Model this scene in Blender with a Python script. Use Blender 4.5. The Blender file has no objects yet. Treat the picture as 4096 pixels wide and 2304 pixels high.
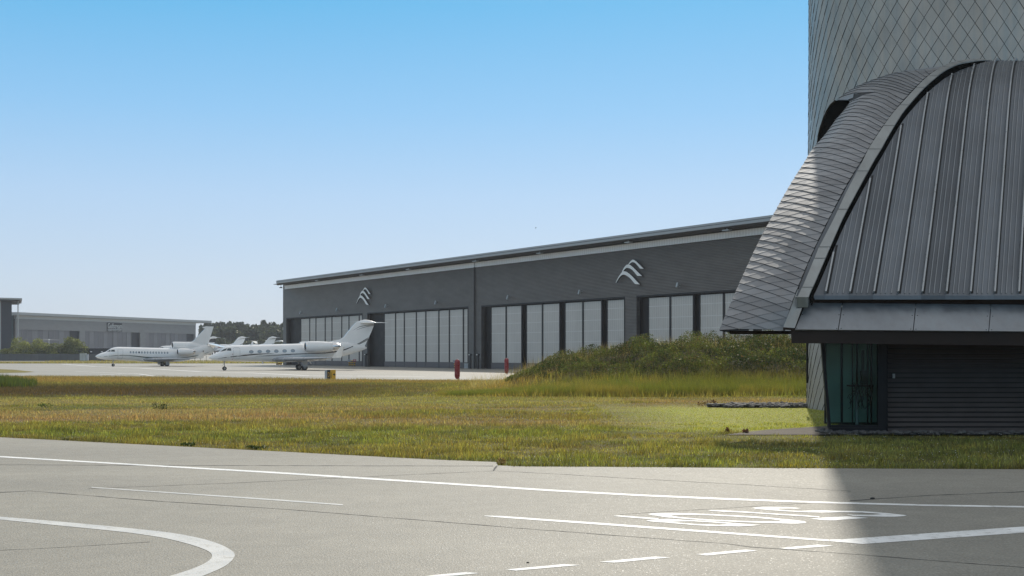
import bpy, math, random
import numpy as np
from mathutils import Vector, Matrix

# ------------------------------------------------------------------ camera, sky, sun, exposure
scene = bpy.context.scene
COL = scene.collection
CAM_H, FPX, CX, HY = 2.5, 4700.0, 2048.0, 1415.0
cd = bpy.data.cameras.new("camera")
cam = bpy.data.objects.new("camera", cd)
COL.objects.link(cam)
cam.location = (0, 0, CAM_H)
cam.rotation_euler = (math.radians(90), 0, 0)
cd.sensor_width = 36.0
cd.lens = 36.0 * FPX / 4096.0
cd.shift_y = (HY - 1152.0) / 4096.0
cd.clip_start = 0.1
cd.clip_end = 20000
scene.camera = cam

SUN_EL, SUN_AZ = 38.0, 13.4          # degrees; azimuth clockwise from +Y
world = bpy.data.worlds.new("World")
scene.world = world
world.use_nodes = True
wn, wl = world.node_tree.nodes, world.node_tree.links
wn.clear()
w_out = wn.new("ShaderNodeOutputWorld")
w_bg = wn.new("ShaderNodeBackground")
w_sky = wn.new("ShaderNodeTexSky")
w_sky.sky_type = 'NISHITA'
w_sky.sun_disc = False
w_sky.sun_elevation = math.radians(SUN_EL)
w_sky.sun_rotation = math.radians(SUN_AZ)
w_sky.air_density = 1.0
w_sky.dust_density = 0.6
w_sky.ozone_density = 2.0
# sky colour by elevation, brightened to neutral above the view as fill light
w_tc = wn.new("ShaderNodeTexCoord")
w_sep = wn.new("ShaderNodeSeparateXYZ")
w_ramp = wn.new("ShaderNodeValToRGB")
w_mix = wn.new("ShaderNodeMix")
w_mix.data_type = 'RGBA'
w_mix.blend_type = 'MIX'
w_mix.inputs[0].default_value = 0.88
wl.new(w_tc.outputs["Generated"], w_sep.inputs[0])
wl.new(w_sep.outputs["Z"], w_ramp.inputs[0])
e = w_ramp.color_ramp.elements
SKY = [(0.0, (4.5, 5.1, 5.95)), (0.06, (4.2, 5.15, 6.4)), (0.13, (3.4, 4.95, 6.85)), (0.20, (2.05, 4.4, 6.9)),
       (0.285, (0.85, 3.75, 6.5)), (0.40, (3.6, 4.7, 5.4)), (0.55, (5.4, 5.4, 5.4)), (1.0, (5.5, 5.45, 5.4))]
while len(e) < len(SKY):
    e.new(0.5)
for el_, (p, c) in zip(e, SKY):
    el_.position = p
    el_.color = (c[0] / 10, c[1] / 10, c[2] / 10, 1)
w_mul = wn.new("ShaderNodeVectorMath")
w_mul.operation = 'SCALE'
w_mul.inputs[3].default_value = 10.0
wl.new(w_ramp.outputs[0], w_mul.inputs[0])
wl.new(w_sky.outputs[0], w_mix.inputs[6])
wl.new(w_mul.outputs[0], w_mix.inputs[7])
wl.new(w_mix.outputs[2], w_bg.inputs[0])
w_bg.inputs[1].default_value = 0.09
wl.new(w_bg.outputs[0], w_out.inputs[0])

sl = bpy.data.lights.new("sun", 'SUN')
sl.energy = 2.55
sl.angle = math.radians(0.7)
sl.color = (1.0, 0.93, 0.82)
sun = bpy.data.objects.new("sun", sl)
COL.objects.link(sun)
_a, _e = math.radians(SUN_AZ), math.radians(SUN_EL)
SUNV = Vector((math.sin(_a) * math.cos(_e), math.cos(_a) * math.cos(_e), math.sin(_e)))
sun.rotation_euler = SUNV.to_track_quat('Z', 'Y').to_euler()
sun.location = (30, 60, 80)

vs = scene.view_settings
vs.view_transform = 'Standard'
vs.look = 'None'
vs.gamma = 1.0
vs.use_curve_mapping = False
vs.exposure = 0.50

rnd = random.Random(7)
nrng = np.random.default_rng(11)


# ------------------------------------------------------------------ geometry helpers
def ray(px, py):
    return Vector(((px - CX) / FPX, 1.0, (HY - py) / FPX))


def P(px, py, Y):
    r = ray(px, py)
    return Vector((r.x * Y, Y, CAM_H + r.z * Y))


def G(px, py):
    Y = CAM_H * FPX / (py - HY)
    return ((px - CX) / FPX * Y, Y)


def tag(o, label=None, cat=None, group=None, kind=None):
    if label:
        o["label"] = label
    if cat:
        o["category"] = cat
    if group:
        o["group"] = group
    if kind:
        o["kind"] = kind
    return o


def empty(name, loc=(0, 0, 0), rotz=0.0, label=None, cat=None, group=None):
    o = bpy.data.objects.new(name, None)
    o.empty_display_size = 0.3
    COL.objects.link(o)
    o.location = loc
    o.rotation_euler = (0, 0, rotz)
    return tag(o, label, cat, group)


def copy_tree(o, parent=None):
    c = o.copy()
    COL.objects.link(c)
    if parent is not None:
        c.parent = parent
        c.matrix_parent_inverse = o.matrix_parent_inverse.copy()
    for ch in [x for x in o.children]:
        copy_tree(ch, c)
    return c


class MB:
    def __init__(self):
        self.v, self.f, self.m, self.s = [], [], [], []
        self.mats = []

    def mi(self, mat):
        if mat is None:
            return 0
        if mat not in self.mats:
            self.mats.append(mat)
        return self.mats.index(mat)

    def add(self, verts, faces, mat=None, smooth=False):
        b = len(self.v)
        k = self.mi(mat)
        self.v += [tuple(x) for x in verts]
        for f in faces:
            self.f.append(tuple(b + i for i in f))
            self.m.append(k)
            self.s.append(smooth)
        return self

    def box(self, x0, x1, y0, y1, z0, z1, mat=None, M=None):
        vs_ = [(x, y, z) for z in (z0, z1) for y in (y0, y1) for x in (x0, x1)]
        if M is not None:
            vs_ = [tuple(M @ Vector(q)) for q in vs_]
        return self.hexa(vs_, mat)

    def hexa(self, p, mat=None):
        # p: 8 points ordered x fastest, y, z
        return self.add(p, [(0, 2, 3, 1), (4, 5, 7, 6), (0, 1, 5, 4), (2, 6, 7, 3), (0, 4, 6, 2), (1, 3, 7, 5)], mat)

    def quad(self, a, b, c, d, mat=None):
        return self.add([a, b, c, d], [(0, 1, 2, 3)], mat)

    def grid(self, rows, mat=None, smooth=True, close=False):
        n, m = len(rows), len(rows[0])
        vs_ = [q for r in rows for q in r]
        fs = []
        for i in range(n - 1):
            for j in range(m if close else m - 1):
                j2 = (j + 1) % m
                fs.append((i * m + j, i * m + j2, (i + 1) * m + j2, (i + 1) * m + j))
        return self.add(vs_, fs, mat, smooth)

    def tube(self, pts, rad, mat=None, n=8, caps=True, smooth=True):
        pts = [Vector(q) for q in pts]
        if not isinstance(rad, (list, tuple)):
            rad = [rad] * len(pts)
        rows = []
        for i, q in enumerate(pts):
            d = (pts[min(i + 1, len(pts) - 1)] - pts[max(i - 1, 0)]).normalized()
            ref = Vector((0, 0, 1)) if abs(d.z) < 0.9 else Vector((1, 0, 0))
            a = d.cross(ref).normalized()
            b = d.cross(a).normalized()
            rows.append([q + a * (rad[i] * math.cos(2 * math.pi * k / n)) + b * (rad[i] * math.sin(2 * math.pi * k / n)) for k in range(n)])
        self.grid(rows, mat, smooth, close=True)
        if caps:
            self.add(rows[0], [tuple(range(n))], mat)
            self.add(rows[-1], [tuple(reversed(range(n)))], mat)
        return self

    def prism(self, poly, fn, d0, d1, mat=None, side=None):
        """poly: list of 2D; fn(a,b,depth)->3D"""
        n = len(poly)
        A = [fn(a, b, d0) for a, b in poly]
        B = [fn(a, b, d1) for a, b in poly]
        self.add(A, [tuple(range(n))], mat)
        self.add(B, [tuple(reversed(range(n)))], mat)
        self.add(A + B, [(i, (i + 1) % n, n + (i + 1) % n, n + i) for i in range(n)], side or mat)
        return self

    def build(self, name, mat=None, parent=None, recalc=True):
        me = bpy.data.meshes.new(name)
        me.from_pydata(self.v, [], self.f)
        mats = self.mats if self.mats else [mat]
        for x in mats:
            me.materials.append(x)
        if self.f:
            me.polygons.foreach_set("material_index", self.m)
            me.polygons.foreach_set("use_smooth", self.s)
        if recalc:
            import bmesh
            bm = bmesh.new()
            bm.from_mesh(me)
            bmesh.ops.recalc_face_normals(bm, faces=bm.faces)
            bm.to_mesh(me)
            bm.free()
        me.update()
        o = bpy.data.objects.new(name, me)
        COL.objects.link(o)
        if parent is not None:
            o.parent = parent
        return o


def build_world(mb, name, mat, root, recalc=True):
    """mesh written in world coordinates, parented to an empty standing somewhere"""
    Mi = Matrix.Translation(root.location) @ root.rotation_euler.to_matrix().to_4x4()
    Mi.invert()
    mb.v = [tuple(Mi @ Vector(q)) for q in mb.v]
    return mb.build(name, mat, root, recalc)


def lerp(a, b, t):
    return a + (b - a) * t


def interp(x, xs, ys):
    return float(np.interp(x, xs, ys))


# ------------------------------------------------------------------ materials
def new_mat(name):
    m = bpy.data.materials.new(name)
    m.use_nodes = True
    nt = m.node_tree
    return m, nt.nodes, nt.links, nt.nodes["Principled BSDF"]


def mat(name, col, rough=0.6, metal=0.0, var=0.12, scale=3.0, spec=0.5, stretch=(1, 1, 1), bump=0.0, bscale=40.0, streak=0.0, coat=0.0):
    m, n, l, b = new_mat(name)
    tc = n.new("ShaderNodeTexCoord")
    mp = n.new("ShaderNodeMapping")
    mp.inputs["Scale"].default_value = stretch
    l.new(tc.outputs["Object"], mp.inputs[0])
    nz = n.new("ShaderNodeTexNoise")
    nz.inputs["Scale"].default_value = scale
    nz.inputs["Detail"].default_value = 5
    l.new(mp.outputs[0], nz.inputs["Vector"])
    mr = n.new("ShaderNodeMapRange")
    mr.inputs[1].default_value = 0.25
    mr.inputs[2].default_value = 0.75
    mr.inputs[3].default_value = 1 - var
    mr.inputs[4].default_value = 1 + var
    l.new(nz.outputs[0], mr.inputs[0])
    mul = n.new("ShaderNodeVectorMath")
    mul.operation = 'SCALE'
    mul.inputs[0].default_value = col[:3]
    l.new(mr.outputs[0], mul.inputs[3])
    l.new(mul.outputs[0], b.inputs["Base Color"])
    b.inputs["Roughness"].default_value = rough
    b.inputs["Metallic"].default_value = metal
    b.inputs["Specular IOR Level"].default_value = spec
    if coat:
        b.inputs["Coat Weight"].default_value = coat
        b.inputs["Coat Roughness"].default_value = 0.08
    rr = n.new("ShaderNodeMapRange")
    rr.inputs[1].default_value = 0.3
    rr.inputs[2].default_value = 0.7
    rr.inputs[3].default_value = max(0.02, rough - 0.08)
    rr.inputs[4].default_value = min(1, rough + 0.1)
    l.new(nz.outputs[0], rr.inputs[0])
    l.new(rr.outputs[0], b.inputs["Roughness"])
    if bump:
        nb = n.new("ShaderNodeTexNoise")
        nb.inputs["Scale"].default_value = bscale
        nb.inputs["Detail"].default_value = 3
        l.new(tc.outputs["Object"], nb.inputs["Vector"])
        bp = n.new("ShaderNodeBump")
        bp.inputs["Strength"].default_value = bump
        bp.inputs["Distance"].default_value = 0.02
        l.new(nb.outputs[0], bp.inputs["Height"])
        l.new(bp.outputs[0], b.inputs["Normal"])
    return m


def zinc(name, col, rough=0.42, metal=0.65, streaks=0.25, tilevar=0.0, panel=False, bumpy=0.25):
    """weathered metal sheet with vertical rain streaks and, if asked, a tone per tile"""
    m, n, l, b = new_mat(name)
    tc = n.new("ShaderNodeTexCoord")
    mp = n.new("ShaderNodeMapping")
    mp.inputs["Scale"].default_value = (2.2, 2.2, 0.16)
    l.new(tc.outputs["Object"], mp.inputs[0])
    n1 = n.new("ShaderNodeTexNoise")
    n1.inputs["Scale"].default_value = 2.0
    n1.inputs["Detail"].default_value = 6
    l.new(mp.outputs[0], n1.inputs["Vector"])
    n2 = n.new("ShaderNodeTexNoise")
    n2.inputs["Scale"].default_value = 0.55
    n2.inputs["Detail"].default_value = 5
    l.new(tc.outputs["Object"], n2.inputs["Vector"])
    ad = n.new("ShaderNodeMath")
    ad.operation = 'ADD'
    l.new(n1.outputs[0], ad.inputs[0])
    l.new(n2.outputs[0], ad.inputs[1])
    mr = n.new("ShaderNodeMapRange")
    mr.inputs[1].default_value = 0.65
    mr.inputs[2].default_value = 1.35
    mr.inputs[3].default_value = 1 - streaks
    mr.inputs[4].default_value = 1 + streaks
    l.new(ad.outputs[0], mr.inputs[0])
    val = mr.outputs[0]
    if tilevar:
        at = n.new("ShaderNodeAttribute")
        at.attribute_name = "tone"
        m2 = n.new("ShaderNodeMath")
        m2.operation = 'MULTIPLY'
        l.new(val, m2.inputs[0])
        l.new(at.outputs["Fac"], m2.inputs[1])
        val = m2.outputs[0]
    if panel:
        # each sheet between two seams weathers a little differently
        sx = n.new("ShaderNodeVectorMath")
        sx.operation = 'DOT_PRODUCT'
        sx.inputs[1].default_value = (1 / 0.717, -0.494 / 0.717, 0)
        l.new(tc.outputs["Object"], sx.inputs[0])
        of = n.new("ShaderNodeMath")
        of.operation = 'ADD'
        of.inputs[1].default_value = (13 - 0.494 * (37 - 34.9) - (3299 - 2048) / 4700 * 34.9) / 0.717
        l.new(sx.outputs["Value"], of.inputs[0])
        fl = n.new("ShaderNodeMath")
        fl.operation = 'FLOOR'
        l.new(of.outputs[0], fl.inputs[0])
        wnz = n.new("ShaderNodeTexWhiteNoise")
        wnz.noise_dimensions = '1D'
        l.new(fl.outputs[0], wnz.inputs["W"])
        mp2 = n.new("ShaderNodeMapRange")
        mp2.inputs[3].default_value = 0.82
        mp2.inputs[4].default_value = 1.28
        l.new(wnz.outputs["Value"], mp2.inputs[0])
        m3 = n.new("ShaderNodeMath")
        m3.operation = 'MULTIPLY'
        l.new(val, m3.inputs[0])
        l.new(mp2.outputs[0], m3.inputs[1])
        val = m3.outputs[0]
    mul = n.new("ShaderNodeVectorMath")
    mul.operation = 'SCALE'
    mul.inputs[0].default_value = col[:3]
    l.new(val, mul.inputs[3])
    l.new(mul.outputs[0], b.inputs["Base Color"])
    rr = n.new("ShaderNodeMapRange")
    rr.inputs[1].default_value = 0.35
    rr.inputs[2].default_value = 0.65
    rr.inputs[3].default_value = rough - 0.1
    rr.inputs[4].default_value = rough + 0.12
    l.new(n1.outputs[0], rr.inputs[0])
    l.new(rr.outputs[0], b.inputs["Roughness"])
    b.inputs["Metallic"].default_value = metal
    nb = n.new("ShaderNodeTexNoise")
    nb.inputs["Scale"].default_value = 1.6
    nb.inputs["Detail"].default_value = 2
    l.new(tc.outputs["Object"], nb.inputs["Vector"])
    bp = n.new("ShaderNodeBump")
    bp.inputs["Strength"].default_value = bumpy
    bp.inputs["Distance"].default_value = 0.03
    l.new(nb.outputs[0], bp.inputs["Height"])
    l.new(bp.outputs[0], b.inputs["Normal"])
    return m


def ribbed(name, col, pitch, axis='Z', rough=0.45, metal=0.3, depth=0.02, var=0.12, gap=0.0):
    """profiled sheet: ribs along one axis as bump, with weathering"""
    m, n, l, b = new_mat(name)
    tc = n.new("ShaderNodeTexCoord")
    wv = n.new("ShaderNodeTexWave")
    wv.wave_type = 'BANDS'
    wv.bands_direction = axis
    wv.wave_profile = 'SIN'
    wv.inputs["Scale"].default_value = 0.314159 / pitch
    wv.inputs["Distortion"].default_value = 0.6
    wv.inputs["Detail"].default_value = 2
    wv.inputs["Detail Scale"].default_value = 0.4
    l.new(tc.outputs["Object"], wv.inputs["Vector"])
    n1 = n.new("ShaderNodeTexNoise")
    n1.inputs["Scale"].default_value = 0.25
    n1.inputs["Detail"].default_value = 8
    n1.inputs["Roughness"].default_value = 0.7
    mp = n.new("ShaderNodeMapping")
    mp.inputs["Scale"].default_value = (1, 1, 3.0) if axis == 'Z' else (1, 1, 0.4)
    l.new(tc.outputs["Object"], mp.inputs[0])
    l.new(mp.outputs[0], n1.inputs["Vector"])
    mr = n.new("ShaderNodeMapRange")
    mr.inputs[1].default_value = 0.3
    mr.inputs[2].default_value = 0.7
    mr.inputs[3].default_value = 1 - var
    mr.inputs[4].default_value = 1 + var
    l.new(n1.outputs[0], mr.inputs[0])
    mw = n.new("ShaderNodeMapRange")
    mw.inputs[3].default_value = 1 - gap
    mw.inputs[4].default_value = 1.0
    l.new(wv.outputs[1], mw.inputs[0])
    mm = n.new("ShaderNodeMath")
    mm.operation = 'MULTIPLY'
    l.new(mr.outputs[0], mm.inputs[0])
    l.new(mw.outputs[0], mm.inputs[1])
    mul = n.new("ShaderNodeVectorMath")
    mul.operation = 'SCALE'
    mul.inputs[0].default_value = col[:3]
    l.new(mm.outputs[0], mul.inputs[3])
    l.new(mul.outputs[0], b.inputs["Base Color"])
    bp = n.new("ShaderNodeBump")
    bp.inputs["Strength"].default_value = 0.8
    bp.inputs["Distance"].default_value = depth
    l.new(wv.outputs[1], bp.inputs["Height"])
    l.new(bp.outputs[0], b.inputs["Normal"])
    b.inputs["Roughness"].default_value = rough
    b.inputs["Metallic"].default_value = metal
    return m


def pavement_mat(name, col, scale=1.0, sparkle=True, streak=0.0):
    m, n, l, b = new_mat(name)
    tc = n.new("ShaderNodeTexCoord")
    big = n.new("ShaderNodeTexNoise")
    big.inputs["Scale"].default_value = 0.12 * scale
    big.inputs["Detail"].default_value = 6
    big.inputs["Roughness"].default_value = 0.65
    mpb = n.new("ShaderNodeMapping")
    mpb.inputs["Scale"].default_value = (0.55, 1.6, 1) if not streak else (0.15, 2.2, 1)
    mpb.inputs["Rotation"].default_value = (0, 0, math.radians(-6))
    l.new(tc.outputs["Object"], mpb.inputs[0])
    l.new(mpb.outputs[0], big.inputs["Vector"])
    fine = n.new("ShaderNodeTexNoise")
    fine.inputs["Scale"].default_value = 28.0 * scale
    fine.inputs["Detail"].default_value = 3
    l.new(tc.outputs["Object"], fine.inputs["Vector"])
    mid = n.new("ShaderNodeTexNoise")
    mid.inputs["Scale"].default_value = 2.3 * scale
    mid.inputs["Detail"].default_value = 6
    l.new(tc.outputs["Object"], mid.inputs["Vector"])

    def rng(src, lo, hi, a=0.3, z=0.7):
        q = n.new("ShaderNodeMapRange")
        q.inputs[1].default_value = a
        q.inputs[2].default_value = z
        q.inputs[3].default_value = lo
        q.inputs[4].default_value = hi
        l.new(src, q.inputs[0])
        return q.outputs[0]

    def mulv(a, c):
        q = n.new("ShaderNodeMath")
        q.operation = 'MULTIPLY'
        l.new(a, q.inputs[0])
        l.new(c, q.inputs[1])
        return q.outputs[0]
    v = mulv(mulv(rng(big.outputs[0], 0.80, 1.14), rng(fine.outputs[0], 0.78, 1.21)), rng(mid.outputs[0], 0.93, 1.06))
    mul = n.new("ShaderNodeVectorMath")
    mul.operation = 'SCALE'
    mul.inputs[0].default_value = col[:3]
    l.new(v, mul.inputs[3])
    l.new(mul.outputs[0], b.inputs["Base Color"])
    b.inputs["Roughness"].default_value = 0.62
    if sparkle:
        vo = n.new("ShaderNodeTexVoronoi")
        vo.inputs["Scale"].default_value = 45.0
        l.new(tc.outputs["Object"], vo.inputs["Vector"])
        sp = rng(vo.outputs["Color"], 0.68, 0.32, 0.75, 1.0)
        l.new(sp, b.inputs["Roughness"])
        bp = n.new("ShaderNodeBump")
        bp.inputs["Strength"].default_value = 0.55
        bp.inputs["Distance"].default_value = 0.012
        l.new(vo.outputs["Distance"], bp.inputs["Height"])
        bp2 = n.new("ShaderNodeBump")
        bp2.inputs["Strength"].default_value = 0.4
        bp2.inputs["Distance"].default_value = 0.01
        l.new(fine.outputs[0], bp2.inputs["Height"])
        l.new(bp.outputs[0], bp2.inputs["Normal"])
        l.new(bp2.outputs[0], b.inputs["Normal"])
    return m


def paint_mat(name, col):
    """road paint with worn flecks through which the concrete shows"""
    m = mat(name, col, 0.55, 0, 0.1, 1.5, 0.5, bump=0.35, bscale=45)
    n, l = m.node_tree.nodes, m.node_tree.links
    b = n["Principled BSDF"]
    src = b.inputs["Base Color"].links[0].from_socket
    tc = n.new("ShaderNodeTexCoord")
    nz = n.new("ShaderNodeTexNoise")
    nz.inputs["Scale"].default_value = 7.0
    nz.inputs["Detail"].default_value = 8
    nz.inputs["Roughness"].default_value = 0.75
    l.new(tc.outputs["Object"], nz.inputs["Vector"])
    mr = n.new("ShaderNodeMapRange")
    mr.inputs[1].default_value = 0.52
    mr.inputs[2].default_value = 0.66
    mr.inputs[3].default_value = 0.0
    mr.inputs[4].default_value = 0.75
    l.new(nz.outputs[0], mr.inputs[0])
    mx = n.new("ShaderNodeMix")
    mx.data_type = 'RGBA'
    l.new(mr.outputs[0], mx.inputs[0])
    l.new(src, mx.inputs[6])
    mx.inputs[7].default_value = (0.33, 0.32, 0.28, 1)
    l.new(mx.outputs[2], b.inputs["Base Color"])
    return m


def plant_mat(name, trans=0.45, gloss=0.12, attr="col"):
    m = bpy.data.materials.new(name)
    m.use_nodes = True
    n, l = m.node_tree.nodes, m.node_tree.links
    n.clear()
    out = n.new("ShaderNodeOutputMaterial")
    at = n.new("ShaderNodeAttribute")
    at.attribute_name = attr
    di = n.new("ShaderNodeBsdfDiffuse")
    tr = n.new("ShaderNodeBsdfTranslucent")
    gl = n.new("ShaderNodeBsdfGlossy")
    gl.inputs["Roughness"].default_value = 0.35
    gl.inputs["Color"].default_value = (0.9, 0.9, 0.8, 1)
    mx = n.new("ShaderNodeMixShader")
    mx.inputs[0].default_value = trans
    mg = n.new("ShaderNodeMixShader")
    mg.inputs[0].default_value = gloss
    boost = n.new("ShaderNodeVectorMath")
    boost.operation = 'MULTIPLY'
    boost.inputs[1].default_value = (1.5, 1.5, 0.9)
    l.new(at.outputs["Color"], di.inputs[0])
    l.new(at.outputs["Color"], boost.inputs[0])
    l.new(boost.outputs[0], tr.inputs[0])
    l.new(di.outputs[0], mx.inputs[1])
    l.new(tr.outputs[0], mx.inputs[2])
    l.new(mx.outputs[0], mg.inputs[1])
    l.new(gl.outputs[0], mg.inputs[2])
    l.new(mg.outputs[0], out.inputs[0])
    return m


def attr_mat(name, attr="col", rough=0.9):
    m, n, l, b = new_mat(name)
    at = n.new("ShaderNodeAttribute")
    at.attribute_name = attr
    tc = n.new("ShaderNodeTexCoord")
    nz = n.new("ShaderNodeTexNoise")
    nz.inputs["Scale"].default_value = 9.0
    nz.inputs["Detail"].default_value = 5
    l.new(tc.outputs["Object"], nz.inputs["Vector"])
    mr = n.new("ShaderNodeMapRange")
    mr.inputs[1].default_value = 0.3
    mr.inputs[2].default_value = 0.7
    mr.inputs[3].default_value = 0.55
    mr.inputs[4].default_value = 1.3
    l.new(nz.outputs[0], mr.inputs[0])
    mul = n.new("ShaderNodeVectorMath")
    mul.operation = 'SCALE'
    l.new(at.outputs["Color"], mul.inputs[0])
    l.new(mr.outputs[0], mul.inputs[3])
    l.new(mul.outputs[0], b.inputs["Base Color"])
    b.inputs["Roughness"].default_value = rough
    b.inputs["Specular IOR Level"].default_value = 0.15
    return m


def glass_mat(name, tint, gloss=0.25):
    m = bpy.data.materials.new(name)
    m.use_nodes = True
    n, l = m.node_tree.nodes, m.node_tree.links
    n.clear()
    out = n.new("ShaderNodeOutputMaterial")
    t = n.new("ShaderNodeBsdfTransparent")
    t.inputs[0].default_value = (*tint, 1)
    g = n.new("ShaderNodeBsdfGlossy")
    g.inputs["Roughness"].default_value = 0.03
    g.inputs["Color"].default_value = (0.75, 0.9, 0.86, 1)
    fr = n.new("ShaderNodeLayerWeight")
    fr.inputs["Blend"].default_value = gloss
    mx = n.new("ShaderNodeMixShader")
    l.new(fr.outputs["Fresnel"], mx.inputs[0])
    l.new(t.outputs[0], mx.inputs[1])
    l.new(g.outputs[0], mx.inputs[2])
    l.new(mx.outputs[0], out.inputs[0])
    return m


M = {}
M['concrete'] = pavement_mat("concrete_pavement", (0.265, 0.249, 0.207))
M['apron'] = pavement_mat("apron_concrete", (0.30, 0.285, 0.245), 0.5, False, streak=1)
M['crack'] = mat("joint_sealant", (0.035, 0.033, 0.03), 0.8, 0, 0.3, 8)
M['white_paint'] = paint_mat("white_line_paint", (0.80, 0.80, 0.78))
M['pale_paint'] = paint_mat("worn_line_paint", (0.55, 0.55, 0.53))
M['path'] = pavement_mat("path_concrete", (0.19, 0.168, 0.142), 1.0, False)
M["path"].node_tree.nodes["Principled BSDF"].inputs["Specular IOR Level"].default_value = 0.1
M["path"].node_tree.nodes["Principled BSDF"].inputs["Roughness"].default_value = 0.9
M['soil'] = attr_mat("grass_ground")
M['far_ground'] = mat("far_ground_grass", (0.19, 0.165, 0.05), 0.9, 0, 0.35, 0.05, 0.1)
M['blade'] = plant_mat("grass_blades", 0.5, 0.05)
M['leaf'] = plant_mat("leaves", 0.38, 0.02)
M['far_leaf'] = plant_mat("far_leaves", 0.2, 0.03)
M['bark'] = mat("bark", (0.09, 0.07, 0.05), 0.9, 0, 0.3, 4)
M['zinc_tile'] = zinc("zinc_tower_tile", (0.36, 0.33, 0.29), 0.42, 0.55, 0.2, tilevar=1)
M['zinc_shell'] = zinc("zinc_shell_tile", (0.25, 0.255, 0.262), 0.55, 0.5, 0.18, tilevar=1, bumpy=0.08)
M['zinc_dark'] = zinc("zinc_roof_sheet", (0.125, 0.141, 0.158), 0.45, 0.55, 0.22, panel=True)
M['zinc_rib'] = zinc("zinc_roof_rib", (0.36, 0.385, 0.40), 0.36, 0.6, 0.15)
M['sheet_rib'] = zinc("zinc_sheet_rib", (0.25, 0.272, 0.29), 0.42, 0.6, 0.15)
M['zinc_band'] = zinc("zinc_coping", (0.30, 0.315, 0.31), 0.40, 0.5, 0.2)
M['zinc_panel'] = zinc("zinc_fascia_panel", (0.25, 0.268, 0.285), 0.42, 0.5, 0.22, bumpy=0.08)
M['bronze'] = mat("bronze_fascia", (0.026, 0.018, 0.0145), 0.7, 0.0, 0.2, 1.5, 0.25)
M['louvre'] = mat("louvre_metal", (0.088, 0.074, 0.069), 0.5, 0.3, 0.15, 2, 0.4)
M['black'] = mat("black_void_shade", (0.004, 0.0037, 0.003), 0.9, 0, 0.2, 2, 0.05)
M['backing'] = mat("tile_backing_and_shade", (0.018, 0.018, 0.018), 0.8, 0, 0.2, 2)
M['dark_frame'] = mat("dark_window_frame", (0.007, 0.007, 0.008), 0.5, 0.0, 0.15, 3, 0.25)
M['plinth'] = mat("plinth_concrete", (0.45, 0.44, 0.42), 0.8, 0, 0.15, 4)
M['teal'] = mat("teal_blind", (0.27, 0.40, 0.35), 0.8, 0, 0.1, 1.5)
M['cable'] = mat("black_cable", (0.01, 0.01, 0.01), 0.5, 0, 0.1, 5)
M['glass_teal'] = glass_mat("green_glass", (0.70, 0.85, 0.80), 0.18)
M['hangar_wall'] = ribbed("hangar_cladding", (0.152, 0.144, 0.136), 0.20, 'Z', 0.42, 0.4, 0.05, 0.18, 0.35)
M['hangar_trim'] = mat("hangar_fascia_metal", (0.36, 0.37, 0.375), 0.45, 0.4, 0.08, 0.4)
M['soffit'] = mat("dark_soffit", (0.045, 0.044, 0.043), 0.6, 0.2, 0.15, 0.8)
M['clerestory'] = ribbed("clerestory_sheet", (0.86, 0.87, 0.87), 0.5, 'X', 0.35, 0.0, 0.02, 0.05, 0.12)
M['door_panel'] = ribbed("translucent_door_panel", (0.51, 0.49, 0.455), 0.45, 'X', 0.3, 0.0, 0.03, 0.10, 0.14)
M['door_rail'] = mat("door_rail", (0.57, 0.565, 0.54), 0.4, 0, 0.06, 1)
M['door_dark'] = mat("dark_door_frame", (0.017, 0.018, 0.020), 0.55, 0.0, 0.12, 0.8, 0.3)
M['door_base'] = mat("grey_door_base", (0.105, 0.10, 0.105), 0.5, 0.2, 0.12, 0.8)
M['logo'] = mat("emblem_metal", (0.78, 0.79, 0.77), 0.5, 0.0, 0.08, 0.6)
M['lamp_grey'] = mat("lamp_housing", (0.35, 0.36, 0.36), 0.4, 0.5, 0.1, 6)
M['pole'] = mat("dark_post", (0.03, 0.03, 0.032), 0.5, 0.3, 0.15, 4)
M['lamp_lens'] = mat("lamp_lens", (0.8, 0.8, 0.78), 0.15, 0, 0.05, 5)
M['red'] = mat("red_fibreglass", (0.22, 0.007, 0.011), 0.28, 0, 0.12, 3, 0.5, coat=0.3)
M['yellow'] = mat("yellow_sign", (0.62, 0.36, 0.02), 0.4, 0, 0.08, 4)
M['black_paint'] = mat("black_paint", (0.012, 0.012, 0.012), 0.4, 0, 0.1, 4)
M['sign_grey'] = mat("sign_side_grey", (0.42, 0.45, 0.48), 0.45, 0.2, 0.08, 3)
M['sign_red'] = mat("red_notice", (0.34, 0.03, 0.03), 0.45, 0, 0.1, 4)
M['jet_white'] = mat("white_aircraft_paint", (0.82, 0.82, 0.81), 0.2, 0, 0.04, 0.8, 0.5, coat=0.6)
M['chrome'] = mat("polished_metal", (0.75, 0.75, 0.76), 0.12, 1.0, 0.06, 1.5)
M['wing_grey'] = mat("grey_wing_paint", (0.30, 0.32, 0.345), 0.28, 0.25, 0.05, 0.8, coat=0.3)
M['cockpit'] = mat("cockpit_glass", (0.02, 0.045, 0.055), 0.06, 0, 0.1, 2, 0.8)
M['cabin_glass'] = mat("cabin_window_glass", (0.30, 0.34, 0.37), 0.08, 0, 0.08, 2, 0.8)
M['cabin_glass_dark'] = mat("dark_cabin_window", (0.012, 0.02, 0.03), 0.08, 0, 0.08, 2, 0.8)
M['window_rim'] = mat("window_rim", (0.22, 0.24, 0.26), 0.35, 0.5, 0.08, 2)
M['stripe_black'] = mat("black_stripe", (0.008, 0.008, 0.008), 0.25, 0, 0.05, 2)
M['stripe_grey'] = mat("grey_stripe", (0.24, 0.24, 0.23), 0.25, 0, 0.05, 2)
M['stripe_green'] = mat("dark_green_stripe", (0.008, 0.045, 0.03), 0.25, 0, 0.05, 2)
M['seam'] = mat("door_seam", (0.30, 0.31, 0.32), 0.4, 0, 0.05, 2)
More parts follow.
